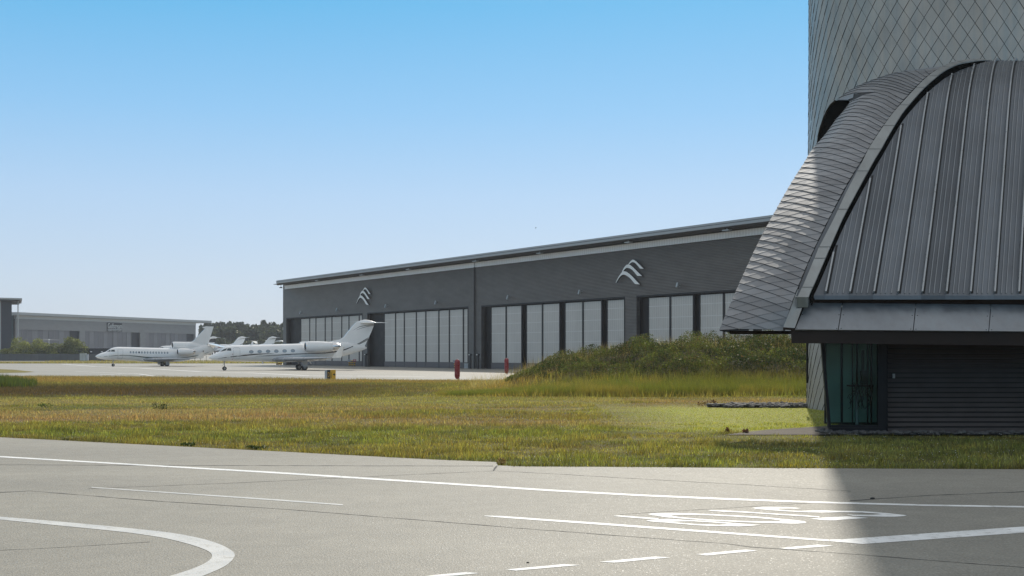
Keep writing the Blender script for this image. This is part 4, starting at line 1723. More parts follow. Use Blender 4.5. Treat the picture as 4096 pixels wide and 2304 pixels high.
# ------------------------------------------------------------------ red markers and the taxiway sign
def red_marker(px, py, label, h=2.0):
    x, y = G(px, py)
    z = float(mound_z(np.array([x]), np.array([y]))[0])
    r = empty("red_housing", (x, y, max(z, 0) if y < 112 else 0.01), 0, label, "red housing", "red upright housings by the apron edge")
    q = MB()
    rows = []
    for t in np.linspace(0, 1, 30):
        zz_ = 0.12 + (h - 0.12) * t
        w = 0.255 * min(1, math.sqrt(max(1e-4, 1 - ((t - 0.86) / 0.14) ** 2)) if t > 0.86 else 1)
        if t < 0.16:
            w = 0.255 * (0.45 + 0.55 * math.sin(t / 0.16 * math.pi / 2))
        rows.append([(w * math.copysign(abs(math.cos(a)) ** 0.7, math.cos(a)), 0.68 * w * math.copysign(abs(math.sin(a)) ** 0.8, math.sin(a)), zz_) for a in np.linspace(0, 2 * math.pi, 28, endpoint=False)])
    q.grid(rows, M['red'], True, True)
    q.add(rows[-1], [tuple(range(28))], M['red'])
    q.build("shell", None, r, recalc=False)
    q = MB()
    loop = [(-0.14, -0.19, 0.55), (-0.14, -0.19, 1.45), (-0.07, -0.185, 1.58), (0.07, -0.185, 1.58), (0.14, -0.19, 1.45), (0.14, -0.19, 0.55), (0.07, -0.185, .46), (-0.07, -0.185, .46), (-0.14, -0.19, 0.55)]
    q.tube(loop, 0.022, M['red'], 6)
    q.build("front_moulding", None, r, recalc=False)
    q = MB()
    q.tube([(0.08, 0.05, -0.05), (0.08, 0.05, 0.3)], 0.05, M['sign_red'], 8)
    q.tube([(0.16, -0.1, 0.16), (0.24, -0.1, 0.16)], 0.05, M['lamp_grey'], 8)
    q.build("post", None, r, recalc=False)
    return r


red_marker(1829, 1521, "large red capsule shaped housing standing in the grass before the hangar")
red_marker(2026, 1499, "smaller looking red capsule shaped housing at the left foot of the overgrown mound")

sgx, sgy = G(1308, 1520)
sg = empty("taxiway_sign", (sgx, sgy, 0.0), math.radians(60), "boxy taxiway sign with black D panel and yellow J arrow panel at the apron edge", "sign")
q = MB()
q.box(0, 1.3, 0, 0.28, 0.06, 0.96, M['sign_grey'])
q.box(0.1, 0.2, 0.08, 0.2, -0.05, 0.06, M['pole'])
q.box(1.1, 1.2, 0.08, 0.2, -0.05, 0.06, M['pole'])
q.build("housing", None, sg, recalc=False)
q = MB()
q.box(0.0, 0.48, -0.012, -0.002, 0.06, 0.96, M['black_paint'])
q.build("black_panel", None, sg, recalc=False)
q = MB()
q.box(0.5, 1.3, -0.012, -0.002, 0.06, 0.96, M['yellow'])
q.build("yellow_panel", None, sg, recalc=False)


def text_mesh(body, size, sx=1.0, depth=0.0):
    cu = bpy.data.curves.new("text", 'FONT')
    cu.body = body
    cu.size = size
    cu.extrude = depth
    ob = bpy.data.objects.new("text", cu)
    COL.objects.link(ob)
    dg = bpy.context.evaluated_depsgraph_get()
    me = bpy.data.meshes.new_from_object(ob.evaluated_get(dg))
    bpy.data.objects.remove(ob)
    for v in me.vertices:
        v.co.x *= sx
    return me


def letters(name, body, size, sx, depth, loc, rot, mt, parent):
    me = text_mesh(body, size, sx, depth)
    me.materials.clear()
    me.materials.append(mt)
    o = bpy.data.objects.new(name, me)
    COL.objects.link(o)
    o.parent = parent
    o.location = loc
    o.rotation_euler = rot
    return o


HALF = math.pi / 2
letters("letter", "D", 0.62, 0.75, 0.002, (0.07, -0.016, 0.30), (HALF, 0, 0), M['yellow'], sg)
letters("letter", "J", 0.66, 0.8, 0.002, (0.56, -0.016, 0.28), (HALF, 0, 0), M['black_paint'], sg)
q = MB()
q.prism([(0.88, 0.46), (1.06, 0.46), (1.06, 0.36), (1.24, 0.51), (1.06, 0.66), (1.06, 0.56), (0.88, 0.56)], lambda a, b, d: (a, d, b), -0.016, -0.013, M['black_paint'])
q.build("arrow", None, sg, recalc=True)


# ------------------------------------------------------------------ jets
class JetFrame:
    def __init__(self, gear_px, gear_py, view_px, front=12.0):
        al = math.degrees(math.atan((view_px - CX) / FPX))
        self.th = math.radians(-al + front)
        self.a = Vector((math.cos(self.th), math.sin(self.th), 0))     # nose to tail
        self.l = Vector((math.sin(self.th), -math.cos(self.th), 0))    # towards the camera
        gx_, gy_ = G(gear_px, gear_py)
        self.g = Vector((gx_, gy_, 0))
        self.o = self.g

    def set_nose(self, px, py):
        x, z = self.pt(px, py)
        self.o = self.o + self.a * x

    def pt(self, px, py, lat=0.0):
        r = ray(px, py)
        p0 = self.o + self.l * lat
        d = Vector((r.x, 1.0, 0))
        nn = self.l
        t = p0.dot(nn) / d.dot(nn)
        q = d * t
        return (q - p0).dot(self.a), CAM_H + r.z * t


def loft(mb, st, mt, n=28, power=2.15, smooth=True):
    """st: rows of (x, ztop, zbot, halfwidth)"""
    rows = []
    for x, zt, zb, hw in st:
        zc, hz = (zt + zb) / 2, max((zt - zb) / 2, 0.004)
        row = []
        for k in range(n):
            a = 2 * math.pi * k / n
            ca_, sa_ = math.cos(a), math.sin(a)
            row.append((x, hw * math.copysign(abs(ca_) ** (2 / power), ca_), zc + hz * math.copysign(abs(sa_) ** (2 / power), sa_)))
        rows.append(row)
    mb.grid(rows, mt, smooth, True)
    mb.add(rows[0], [tuple(range(n))], mt, smooth)
    mb.add(rows[-1], [tuple(reversed(range(n)))], mt, smooth)


def dense(st, k=4):
    xs_ = [s[0] for s in st]
    out = []
    pts = [Vector((s[0], s[1], s[2])) for s in st]
    hw = [Vector((s[0], s[3], 0)) for s in st]
    A_, B_ = smooth_pts(pts, k), smooth_pts(hw, k)
    for a, b in zip(A_, B_):
        out.append((a.x, a.y, a.z, max(b.y, 0.01)))
    return out


def foil(mb, root, tip, mt, vertical=False):
    """root/tip: (xle, chord, y, z, thickness ratio) -> tapered aerofoil"""
    prof_ = [(0, 0), (0.02, .25), (0.08, .45), (0.2, .5), (0.4, .48), (0.7, .28), (1.0, .02)]
    ring = [(u, t) for u, t in prof_] + [(u, -t) for u, t in reversed(prof_[1:])]
    rows = []
    for (x, c, y, z, th) in (root, tip):
        if vertical:
            rows.append([(x + u * c, y + t * th * c, z) for u, t in ring])
        else:
            rows.append([(x + u * c, y, z + t * th * c) for u, t in ring])
    mb.grid(rows, mt, True, True)
    for rr_ in rows:
        mb.add(rr_, [tuple(range(len(rr_)))], mt)


def side_y(st, x, z, power=2.15):
    xs_ = [s[0] for s in st]
    zt = np.interp(x, xs_, [s[1] for s in st])
    zb = np.interp(x, xs_, [s[2] for s in st])
    hw = np.interp(x, xs_, [s[3] for s in st])
    t = min(1, abs((z - (zt + zb) / 2) / max((zt - zb) / 2, 1e-3)))
    return -hw * (1 - t ** power) ** (1 / power)


def surf_patch(st, poly, off, mt, mb=None, k=3):
    """polygon in (x,z) draped on the near (-y) side of the fuselage"""
    mb = mb or MB()
    xs_ = [q[0] for q in st]

    def lim(x, z):
        zt = float(np.interp(x, xs_, [q[1] for q in st]))
        zb = float(np.interp(x, xs_, [q[2] for q in st]))
        return (x, min(z, zb + (zt - zb) * 0.955))
    fine_ = []
    for i_ in range(len(poly)):
        a_, b_ = poly[i_], poly[(i_ + 1) % len(poly)]
        for t_ in (0, .33, .66):
            fine_.append(lim(lerp(a_[0], b_[0], t_), lerp(a_[1], b_[1], t_)))
    poly = fine_ if len(poly) < 8 else [lim(*q) for q in poly]
    cx_ = sum(q[0] for q in poly) / len(poly)
    cz_ = sum(q[1] for q in poly) / len(poly)
    rings = []
    for f in np.linspace(1, 0, k + 1)[:-1]:
        rings.append([(cx_ + (x - cx_) * f, cz_ + (z - cz_) * f) for x, z in poly])
    rows = [[(x, side_y(st, x, z) - off, z) for x, z in r] for r in rings]
    mb.grid(rows, mt, True, True)
    mb.add(rows[-1] + [(cx_, side_y(st, cx_, cz_) - off, cz_)], [(i, (i + 1) % len(poly), len(poly)) for i in range(len(poly))], mt, True)
    return mb


def surf_ribbon(st, pts, w, off, mt, mb=None):
    mb = mb or MB()
    v = []
    for i, (x, z) in enumerate(pts):
        ww = w[i] if isinstance(w, (list, tuple)) else w
        v.append((x, side_y(st, x, z + ww / 2) - off, z + ww / 2))
        v.append((x, side_y(st, x, z - ww / 2) - off, z - ww / 2))
    mb.add(v, [(2 * i, 2 * i + 1, 2 * i + 3, 2 * i + 2) for i in range(len(pts) - 1)], mt, True)
    return mb


def mirror(mb):
    out = MB()
    out.v = [(x, -y, z) for x, y, z in mb.v]
    out.f = [tuple(reversed(f)) for f in mb.f]
    out.m, out.s, out.mats = list(mb.m), list(mb.s), list(mb.mats)
    return out


def ellipse(cx_, cz_, a, b, n=16):
    return [(cx_ + a * math.cos(2 * math.pi * k / n), cz_ + b * math.sin(2 * math.pi * k / n)) for k in range(n)]


def wheel(mb, x, y, r, w):
    pr = [(-w / 2, r * 0.55), (-w / 2, r * 0.85), (-w * 0.32, r), (w * 0.32, r), (w / 2, r * 0.85), (w / 2, r * 0.55)]
    mb.grid([[(x + rr_ * math.cos(t), y + yy, r + rr_ * math.sin(t)) for t in np.linspace(0, 2 * math.pi, 20, endpoint=False)] for yy, rr_ in pr], M['tyre'], True, True)
    for s_ in (-1, 1):
        mb.add([(x + r * .56 * math.cos(t), y + s_ * w * 0.42, r + r * .56 * math.sin(t)) for t in np.linspace(0, 2 * math.pi, 20, endpoint=False)], [tuple(range(20))], M['hub'])
        mb.add([(x + r * .2 * math.cos(t), y + s_ * w * 0.5, r + r * .2 * math.sin(t)) for t in np.linspace(0, 2 * math.pi, 10, endpoint=False)], [tuple(range(10))], M['strut'])
        for k in range(6):
            t = k * math.pi / 3
            mb.add([(x + r * .38 * math.cos(t) + r * .09 * math.cos(q), y + s_ * w * 0.43, r + r * .38 * math.sin(t) + r * .09 * math.sin(q)) for q in np.linspace(0, 2 * math.pi, 6, endpoint=False)], [tuple(range(6))], M['tyre'])


def gear(root, x, y, zt, r, w, gap, door=None):
    q = MB()
    q.tube([(x - 0.05, y, zt), (x, y, r)], [0.09, 0.06], M['strut'], 8)
    q.tube([(x - 0.05, y, zt - 0.25), (x + 0.35, y, zt)], 0.04, M['strut'], 6)
    q.tube([(x, y - gap, r), (x, y + gap, r)], 0.05, M['strut'], 8)
    q.tube([(x - 0.05, y, zt * .55 + r * .45), (x - 0.28, y, zt * .4 + r * .6), (x - 0.03, y, r + 0.05)], 0.025, M['strut'], 6)
    g_ = q.build("landing_gear", None, root, recalc=False)
    for s_ in (-1, 1):
        wq = MB()
        wheel(wq, x, y + s_ * gap, r, w)
        wq.build("wheel", None, g_, recalc=False)
    if door:
        d = MB()
        d.hexa([(x + door[0], y + door[4], door[2]), (x + door[1], y + door[4], door[2]), (x + door[0], y + door[4] + 0.04, door[2]), (x + door[1], y + door[4] + 0.04, door[2]),
                (x + door[0] - 0.05, y + door[4] + door[5], door[3]), (x + door[1] + 0.05, y + door[4] + door[5], door[3]), (x + door[0] - .05, y + door[4] + door[5] + .04, door[3]), (x + door[1] + .05, y + door[4] + door[5] + .04, door[3])], M['jet_white'])
        d.build("gear_door", None, g_, recalc=False)


def nacelle(root, x0, x1, yc, zc, r, exh, lip=0.13, cover=False):
    """engine pod along x, exhaust length exh in bare metal"""
    q = MB()
    L = x1 - x0 - exh
    pr = [(0.0, .88), (.05, .96), (.15, 1.0), (.4, 1.03), (.7, .98), (1.0, .86)]
    N = 28
    rowsn = [[(x0 + lip + (L - lip) * t, yc + r * k_ * math.cos(a), zc + r * k_ * math.sin(a)) for a in np.linspace(0, 2 * math.pi, N, endpoint=False)] for t, k_ in pr]
    q.grid(rowsn, M['jet_white'], True, True)
    nac = q.build("engine", None, root, recalc=False)
    q = MB()
    pl_ = [(lip, .88), (0.06, .86), (0.0, .80), (0.04, .74), (0.25, .68), (0.7, .64)]
    rl = [[(x0 + d, yc + r * k_ * math.cos(a), zc + r * k_ * math.sin(a)) for a in np.linspace(0, 2 * math.pi, N, endpoint=False)] for d, k_ in pl_]
    q.grid(rl[:4], M['chrome'], True, True)
    q.grid(rl[3:], M['black'] if not cover else M['red_cover'], True, True)
    q.add(rl[-1] if not cover else rl[3], [tuple(range(N))], M['black'] if not cover else M['red_cover'])
    q.build("intake_lip", None, nac, recalc=False)
    q = MB()
    if exh > 0:
        pe = [(0, .85), (0.3, .82), (0.65, .72), (1.0, .55)]
        re_ = [[(x0 + L + exh * t, yc + r * k_ * math.cos(a), zc + r * k_ * math.sin(a)) for a in np.linspace(0, 2 * math.pi, N, endpoint=False)] for t, k_ in pe]
        q.grid(re_, M['chrome'], True, True)
        q.add([(v[0] - 0.05, v[1], v[2]) for v in re_[-1]], [tuple(range(N))], M['black'])
        q.build("exhaust", None, nac, recalc=False)
    return nac


# ---- jet with the T-tail
JB = JetFrame(898, 1481.7, 1190)
c2 = lambda x, y: (800 + x / 3.22, 1150 + y / 3.22)
JB.set_nose(*c2(108, 905))
jb = empty("business_jet", JB.o, JB.th, "white T-tailed business jet with six oval windows and black swoosh stripe before the hangar", "jet")


def jp(x, y, lat=0.0):
    return JB.pt(*c2(x, y), lat)


raw = [(108, 905, 907, .02), (118, 893, 917, .14), (140, 878, 926, .3), (175, 858, 936, .48), (220, 838, 943, .64), (250, 822, 946, .74), (300, 785, 948, .92), (350, 757, 949, 1.05),
       (400, 746, 950, 1.13), (470, 741, 951, 1.19), (700, 737, 955, 1.2), (900, 732, 958, 1.2), (1150, 725, 960, 1.2), (1300, 720, 957, 1.19), (1450, 712, 948, 1.15),
       (1600, 703, 930, 1.05), (1750, 695, 903, .9), (1850, 695, 882, .75), (1950, 708, 856, .58), (2050, 732, 826, .4), (2120, 758, 800, .2), (2146, 772, 786, .06)]
stB = []
for x, t, b, hw in raw:
    xa, zt = jp(x, t)
    _, zb = jp(x, b)
    stB.append((xa, zt, zb, hw))
stB = dense(stB, 3)
q = MB()
loft(q, stB, M['jet_white'])
# belly fairing
x0f, zf = jp(860, 930)
x1f, _ = jp(1560, 930)
fair = []
for t in np.linspace(0, 1, 12):
    x = lerp(x0f, x1f, t)
    s = math.sin(math.pi * t) ** 0.6
    fair.append((x, zf + 0.25, zf + 0.12 - 0.48 * s, 0.5 + 0.95 * s))
loft(q, fair, M['jet_white'])
fusB = q.build("fuselage", None, jb, recalc=False)
# cockpit glass
for poly in ([(250, 825), (300, 790), (345, 782), (318, 812), (270, 824)], [(328, 812), (350, 782), (388, 782), (388, 815)]):
    surf_patch(stB, [jp(*p_) for p_ in poly], 0.012, M['cockpit']).build("cockpit_window", None, jb, recalc=False)
# cabin windows
for cx_, cy_ in ((643, 828), (750, 825), (858, 822), (964, 820), (1070, 817), (1176, 814)):
    x, z = jp(cx_, cy_)
    r_ = surf_patch(stB, ellipse(x, z, 0.34, 0.255), 0.008, M['window_rim'])
    o_ = r_.build("cabin_window", None, jb, recalc=False)
    surf_patch(stB, ellipse(x, z, 0.28, 0.20), 0.016, M['cabin_glass']).build("pane", None, o_, recalc=False)
# cabin door outline
d4 = [jp(*p_) for p_ in ((418, 782), (428, 774), (488, 774), (498, 784), (498, 910), (488, 920), (428, 920), (418, 910))]
q = MB()
for i in range(8):
    a, b = d4[i], d4[(i + 1) % 8]
    pts = [(lerp(a[0], b[0], t), lerp(a[1], b[1], t)) for t in (0, .25, .5, .75, 1)]
    if abs(b[0] - a[0]) > abs(b[1] - a[1]):
        surf_ribbon(stB, pts, 0.035, 0.008, M['seam'], q)
    else:
        v = []
        for x, z in pts:
            v += [(x - .018, side_y(stB, x, z) - .008, z), (x + .018, side_y(stB, x, z) - .008, z)]
        q.add(v, [(2 * k, 2 * k + 1, 2 * k + 3, 2 * k + 2) for k in range(4)], M['seam'])
q.build("cabin_door", None, jb, recalc=False)
# stripes
s1 = [jp(*p_) for p_ in ((222, 914), (300, 904), (420, 889), (560, 873), (700, 860), (830, 853), (930, 853))]
s2 = [jp(*p_) for p_ in ((700, 882), (830, 876), (1000, 868), (1150, 860), (1320, 853), (1480, 848), (1600, 840), (1700, 828), (1800, 812), (1870, 792), (1960, 755))]
q = MB()
surf_ribbon(stB, s1, [.04, .08, .12, .17, .16, .10, .03], 0.01, M['stripe_black'], q)
surf_ribbon(stB, s2, [.02, .05, .09, .13, .12, .10, .09, .12, .14, .12, .1], 0.011, M['stripe_black'], q)
q.build("stripe", None, jb, recalc=False)
q = MB()
surf_ribbon(stB, [(x, z - 0.1) for x, z in s2[:4]], [.02, .05, .05, .02], 0.010, M['stripe_grey'], q)
surf_ribbon(stB, [(x, z - 0.10) for x, z in s2[5:]], [.02, .06, .08, .08, .06, .04], 0.009, M['stripe_grey'], q)
q.build("grey_stripe", None, jb, recalc=False)
# fin
finp = [jp(*p_) for p_ in ((1660, 698), (1800, 668), (1850, 640), (1880, 600), (1960, 500), (2005, 450), (2040, 440), (2242, 440), (2236, 490), (2205, 570), (2150, 690), (2113, 765), (1950, 760), (1750, 760))]
q = MB()
th_ = 0.16
q.prism(finp, lambda a, b, d: (a, d, b), -th_, th_, M['jet_white'])
fin = q.build("fin", None, jb, recalc=True)
bu = [jp(*p_) for p_ in ((2025, 446), (2245, 446))]
q = MB()
loft(q, dense([(bu[0][0] - .1, bu[0][1] + .03, bu[0][1] - .03, .03), (lerp(bu[0][0], bu[1][0], .2), bu[0][1] + .25, bu[0][1] - .12, .2), (lerp(bu[0][0], bu[1][0], .45), bu[0][1] + .42, bu[0][1] - .15, .26),
               (lerp(bu[0][0], bu[1][0], .75), bu[0][1] + .28, bu[0][1] - .12, .22), (bu[1][0] + .3, bu[0][1] + .03, bu[0][1] - .05, .04)], 3), M['jet_white'], 16)
q.build("fin_bullet", None, fin, recalc=False)
fs = MB()
for pts, wv, mt in (([(2010, 548), (2100, 515), (2170, 497), (2236, 490)], [.02, .06, .07, .08], M['stripe_black']),
                    ([(1965, 553), (2050, 505), (2140, 487), (2238, 476)], [.02, .1, .12, .13], M['stripe_grey']),
                    ([(1850, 800), (1960, 757), (2060, 710), (2165, 645)], [.1, .12, .1, .05], M['stripe_black']),
                    ([(1900, 795), (2000, 745), (2080, 710), (2160, 665)], [.03, .18, .26, .3], M['stripe_grey'])):
    v = []
    for (x, y), w in zip(pts, wv):
        a = jp(x, y)
        v += [(a[0], -th_ - 0.012, a[1] + w / 2), (a[0], -th_ - 0.012, a[1] - w / 2)]
    fs.add(v, [(2 * k, 2 * k + 1, 2 * k + 3, 2 * k + 2) for k in range(len(pts) - 1)], mt)
fs.build("fin_stripe", None, fin, recalc=False)
zs = bu[0][1] - 0.05
xs0 = bu[0][0] + 0.35
q = MB()
foil(q, (xs0, 2.3, -0.1, zs, .1), (xs0 + 2.3, 1.0, -5.0, zs - 0.12, .08), M['jet_white'])
q.build("tailplane", None, jb, recalc=False)
q2 = MB()
foil(q2, (xs0, 2.3, 0.1, zs, .1), (xs0 + 2.3, 1.0, 5.0, zs - 0.12, .08), M['jet_white'])
q2.build("tailplane", None, jb, recalc=False)
# engines
e0, ez = jp(1352, 760, 2.0)
e1, _ = jp(1803, 765, 2.0)
e2, _ = jp(1702, 765, 2.0)
for sgn in (-1, 1):
    nacelle(jb, e0, e1, sgn * 2.0, ez, 0.80, e1 - e2)
    q = MB()
    q.hexa([(e0 + 1.2, sgn * 0.9, ez - 0.16), (e1 - 1.5, sgn * 0.9, ez - .1), (e0 + 1.2, sgn * 1.4, ez - .16), (e1 - 1.5, sgn * 1.4, ez - .1),
            (e0 + 1.2, sgn * 0.9, ez + .12), (e1 - 1.5, sgn * 0.9, ez + .06), (e0 + 1.2, sgn * 1.4, ez + .12), (e1 - 1.5, sgn * 1.4, ez + .06)], M['jet_white'])
    q.build("pylon", None, jb, recalc=True)
# wings
wx, wz = jp(925, 930, 1.2)
tx_, tz = jp(1700, 903, 11.0)
wtx, wtz = jp(1848, 762, 11.5)
wtx0, _ = jp(1818, 762, 11.5)
xte, _ = jp(1830, 870, 11.0)
wb = MB()
foil(wb, (wx, 6.3, -0.7, wz + 0.02, .12), (tx_, max(1.4, xte - tx_ - 0.25), -11.0, tz, .09), M['wing_grey'])
foil(wb, (tx_, max(1.4, xte - tx_ - 0.25), -11.0, tz, .07), (wtx0 - .1, 0.55, -11.55, wtz, .07), M['jet_white'])
mirror(wb).build("wing", None, jb, recalc=True)
wb.build("wing", None, jb, recalc=True)
q = MB()
for lat, px in ((3.6, 1420), (6.5, 1560)):
    x, z = jp(px, 935, lat)
    for s_ in (-1, 1):
        q.tube([(x - 1.1, s_ * lat, z + 0.18), (x - .2, s_ * lat, z + .02), (x + .5, s_ * lat, z - 0.02), (x + 0.9, s_ * lat, z + .05)], [.03, .1, .1, .02], M['jet_white'], 8)
q.build("flap_fairing", None, jb, recalc=False)
# gear
nx, _ = jp(315, 1000)
gear(jb, nx, 0.0, 1.5, 0.30, 0.2, 0.2, None)
mx_, _ = jp(1308, 1000)
gear(jb, mx_, -2.1, 1.5, 0.43, 0.26, 0.24, (-0.35, 0.35, 0.55, 1.45, -0.5, 0.25))
gear(jb, mx_, 2.1, 1.5, 0.43, 0.26, 0.24, None)
q = MB()
for px, py, lean in ((805, 948, .22), (1425, 950, .28)):
    x, z = jp(px, py)
    q.hexa([(x, -.03, z - .42), (x + .16, -.03, z - .42), (x, .03, z - .42), (x + .16, .03, z - .42), (x - lean, -.03, z), (x + .25 - lean, -.03, z), (x - lean, .03, z), (x + .25 - lean, .03, z)], M['jet_white'])
x, z = jp(660, 735)
q.hexa([(x - .1, -.03, z - .05), (x + .3, -.03, z - .05), (x - .1, .03, z - .05), (x + .3, .03, z - .05), (x + .1, -.02, z + .42), (x + .28, -.02, z + .42), (x + .1, .02, z + .42), (x + .28, .02, z + .42)], M['jet_white'])
q.build("antenna", None, jb, recalc=False)
q = MB()
a, b = jp(405, 852), jp(405, 930)
q.tube([(a[0], side_y(stB, *a) - .05, a[1]), (b[0], side_y(stB, *b) - .05, b[1])], 0.03, M['red_cover'], 6)
q.build("probe_streamer", None, jb, recalc=False)

# copies parked beyond the fence (before the three-engined jet is built)
FINX = finp[5][0]
FZ = bu[0][1] + .42


def far_jet(fin_px, top_py, Y, base, label, front=12.0, sc=1.0, cover=False):
    c = copy_tree(jb)
    al = math.degrees(math.atan((fin_px - CX) / FPX))
    th = math.radians(-al + front)
    c.rotation_euler = (0, 0, th)
    c.scale = (sc, sc, sc)
    X = (fin_px - CX) / FPX * Y
    c.location = (X - FINX * sc * math.cos(th), Y - FINX * sc * math.sin(th), base)
    c["label"] = label
    c["group"] = "jets parked beyond the fence"
    return c


jc = far_jet(838, 1344, 500, 2.02, "white jet beyond the fence whose nose shows above the three-engined jet")
jd = far_jet(953, 1347, 498, 2.02, "white jet beyond the fence, plain fin, red intake cover above the nearer jet's cockpit")
je = far_jet(1076, 1348, 500, 2.02, "white jet half hidden by the hangar corner, thin dark stripe on its fin")
jf = far_jet(195, 1350, 440, 2.4, "small white jet behind the bushes with only its T-tail showing", front=-88.0, sc=0.72)
# keep the differences the photograph shows: black band on one fin, red cover on another
for o_, pts, mt, nm_ in ((jc, [(2030, 500), (2240, 500), (2195, 620), (1950, 620)], M['stripe_black'], "fin_band"),
                         ):
    q = MB()
    q.add([(jp(*p_)[0], -th_ - 0.03, jp(*p_)[1]) for p_ in pts], [(0, 1, 2, 3)], mt)
    q.build(nm_, None, o_, recalc=False)
q = MB()
q.add([(e0 - 0.03, -2.0 + 0.72 * math.cos(t), ez + 0.72 * math.sin(t)) for t in np.linspace(0, 2 * math.pi, 20, endpoint=False)], [tuple(range(20))], M['red_cover'])
q.tube([(e0, -2.0 + 0.74 * math.cos(t), ez + 0.74 * math.sin(t)) for t in np.linspace(0, 2 * math.pi, 21)], 0.09, M['red_cover'], 6)
q.build("intake_cover", None, jd, recalc=False)

# ---- three-engined jet on the left
JA = JetFrame(452.6, 1465.8, 620)
c3 = lambda x, y: (360 + x / 5.152, 1270 + y / 5.152)
JA.set_nose(*c3(110, 801))
ja = empty("trijet", JA.o, JA.th, "white three-engined jet with a row of small windows and dark green stripe on the apron", "jet")


def ap(x, y, lat=0.0):
    return JA.pt(*c3(x, y), lat)


raw = [(110, 800, 803, .03), (122, 788, 815, .16), (145, 772, 830, .32), (200, 742, 848, .56), (260, 722, 860, .72), (320, 706, 868, .84), (360, 680, 871, .93), (400, 655, 873, 1.0), (450, 630, 876, 1.1), (520, 613, 878, 1.17),
       (620, 606, 882, 1.2), (900, 613, 893, 1.2), (1100, 619, 908, 1.2), (1400, 626, 914, 1.2), (1700, 632, 905, 1.18), (1900, 634, 885, 1.1), (2050, 625, 860, 1.0), (2200, 590, 832, .85), (2320, 560, 800, .7), (2440, 560, 765, .5), (2520, 620, 735, .36), (2545, 640, 722, .3)]
stA = []
for x, t, b, hw in raw:
    xa, zt = ap(x, t)
    _, zb = ap(x, b)
    stA.append((xa, zt, zb, hw))
stA = dense(stA, 3)
q = MB()
loft(q, stA, M['jet_white'])
x0f, zf = ap(960, 880)
x1f, _ = ap(2050, 880)
fair = []
for t in np.linspace(0, 1, 12):
    s = math.sin(math.pi * t) ** 0.6
    fair.append((lerp(x0f, x1f, t), zf + 0.2, zf + 0.05 - 0.48 * s, 0.5 + 0.95 * s))
loft(q, fair, M['jet_white'])
q.build("fuselage", None, ja, recalc=False)
# centre engine duct and fin
d0, dz0 = ap(1700, 500)
_, dz1 = ap(1700, 640)
d1, _ = ap(2120, 500)
q = MB()
duct = dense([(d0 + .02, dz0 - .05, dz1 + .05, .52), (d0 + .12, dz0, dz1, .60), (d0 + .8, dz0 - .0, dz1 - .1, .62), (lerp(d0, d1, .6), dz0 - .02, dz1 - .3, .6), (d1, dz0 - .05, dz1 - .5, .55), (d1 + 2.2, dz0 - .75, dz1 - .8, .4), (ap(2540, 640)[0], ap(2540, 650)[1], ap(2540, 722)[1], .28)], 4)
loft(q, duct, M['jet_white'], 24)
q.add([(d0 + 0.0, 0.50 * math.cos(t), (dz0 + dz1) / 2 + (dz0 - dz1) / 2 * .8 * math.sin(t)) for t in np.linspace(0, 2 * math.pi, 20, endpoint=False)], [tuple(range(20))], M['black'])
ce = q.build("centre_engine", None, ja, recalc=False)
q = MB()
q.tube([(d0 + .03, 0.54 * math.cos(t), (dz0 + dz1) / 2 + (dz0 - dz1) / 2 * .9 * math.sin(t)) for t in np.linspace(0, 2 * math.pi, 25)], 0.06, M['chrome'], 6)
q.build("intake_lip", None, ce, recalc=False)
finA = [ap(*p_) for p_ in ((1980, 520), (2090, 498), (2130, 480), (2180, 425), (2300, 300), (2372, 228), (2345, 222), (2312, 198), (2400, 181), (2546, 186), (2500, 330), (2462, 440), (2440, 560), (2300, 600), (2000, 600))]
q = MB()
q.prism(finA, lambda a, b, d: (a, d, b), -0.14, 0.14, M['jet_white'])
q.build("fin", None, ja, recalc=True)
# tailplane, drooping
hx, hz = ap(2405, 545)
for s_ in (-1, 1):
    q = MB()
    foil(q, (hx, 2.0, s_ * 0.15, hz, .1), (hx + 2.1, 0.8, s_ * 4.6, hz - 0.75, .08), M['jet_white'])
    q.build("tailplane", None, ja, recalc=False)
# engines at the side
e0a, eza = ap(1800, 706, 1.9)
e1a, _ = ap(2165, 706, 1.9)
for s_ in (-1, 1):
    nacelle(ja, e0a, e1a, s_ * 1.9, eza, 0.66, 0.55)
    q = MB()
    q.box(e0a + 0.8, e1a - 0.8, min(s_ * .8, s_ * 1.4), max(s_ * .8, s_ * 1.4), eza - .12, eza + .1, M['jet_white'])
    q.build("pylon", None, ja, recalc=False)
# windows
for poly in ([(333, 704), (372, 672), (412, 657), (404, 702)], [(414, 702), (426, 664), (490, 664), (492, 704)]):
    surf_patch(stA, [ap(*p_) for p_ in poly], 0.012, M['cockpit']).build("cockpit_window", None, ja, recalc=False)
for k in range(14):
    x, z = ap(812 + k * 58.3, 716 + k * 0.85)
    mt = M['cabin_glass_dark'] if k == 3 else M['cabin_glass']
    o_ = surf_patch(stA, ellipse(x, z, 0.17, 0.225, 12), 0.008, M['window_rim']).build("cabin_window", None, ja, recalc=False)
    surf_patch(stA, ellipse(x, z, 0.135, 0.185, 12), 0.016, mt).build("pane", None, o_, recalc=False)
d4 = [ap(*p_) for p_ in ((553, 665), (568, 652), (642, 652), (656, 665), (652, 780), (640, 850), (555, 850), (553, 780))]
q = MB()
for i in range(8):
    a, b = d4[i], d4[(i + 1) % 8]
    pts = [(lerp(a[0], b[0], t), lerp(a[1], b[1], t)) for t in (0, .25, .5, .75, 1)]
    if abs(b[0] - a[0]) > abs(b[1] - a[1]):
        surf_ribbon(stA, pts, 0.045, 0.008, M['seam'], q)
    else:
        v = []
        for x, z in pts:
            v += [(x - .022, side_y(stA, x, z) - .008, z), (x + .022, side_y(stA, x, z) - .008, z)]
        q.add(v, [(2 * k, 2 * k + 1, 2 * k + 3, 2 * k + 2) for k in range(4)], M['seam'])
q.build("cabin_door", None, ja, recalc=False)
q = MB()
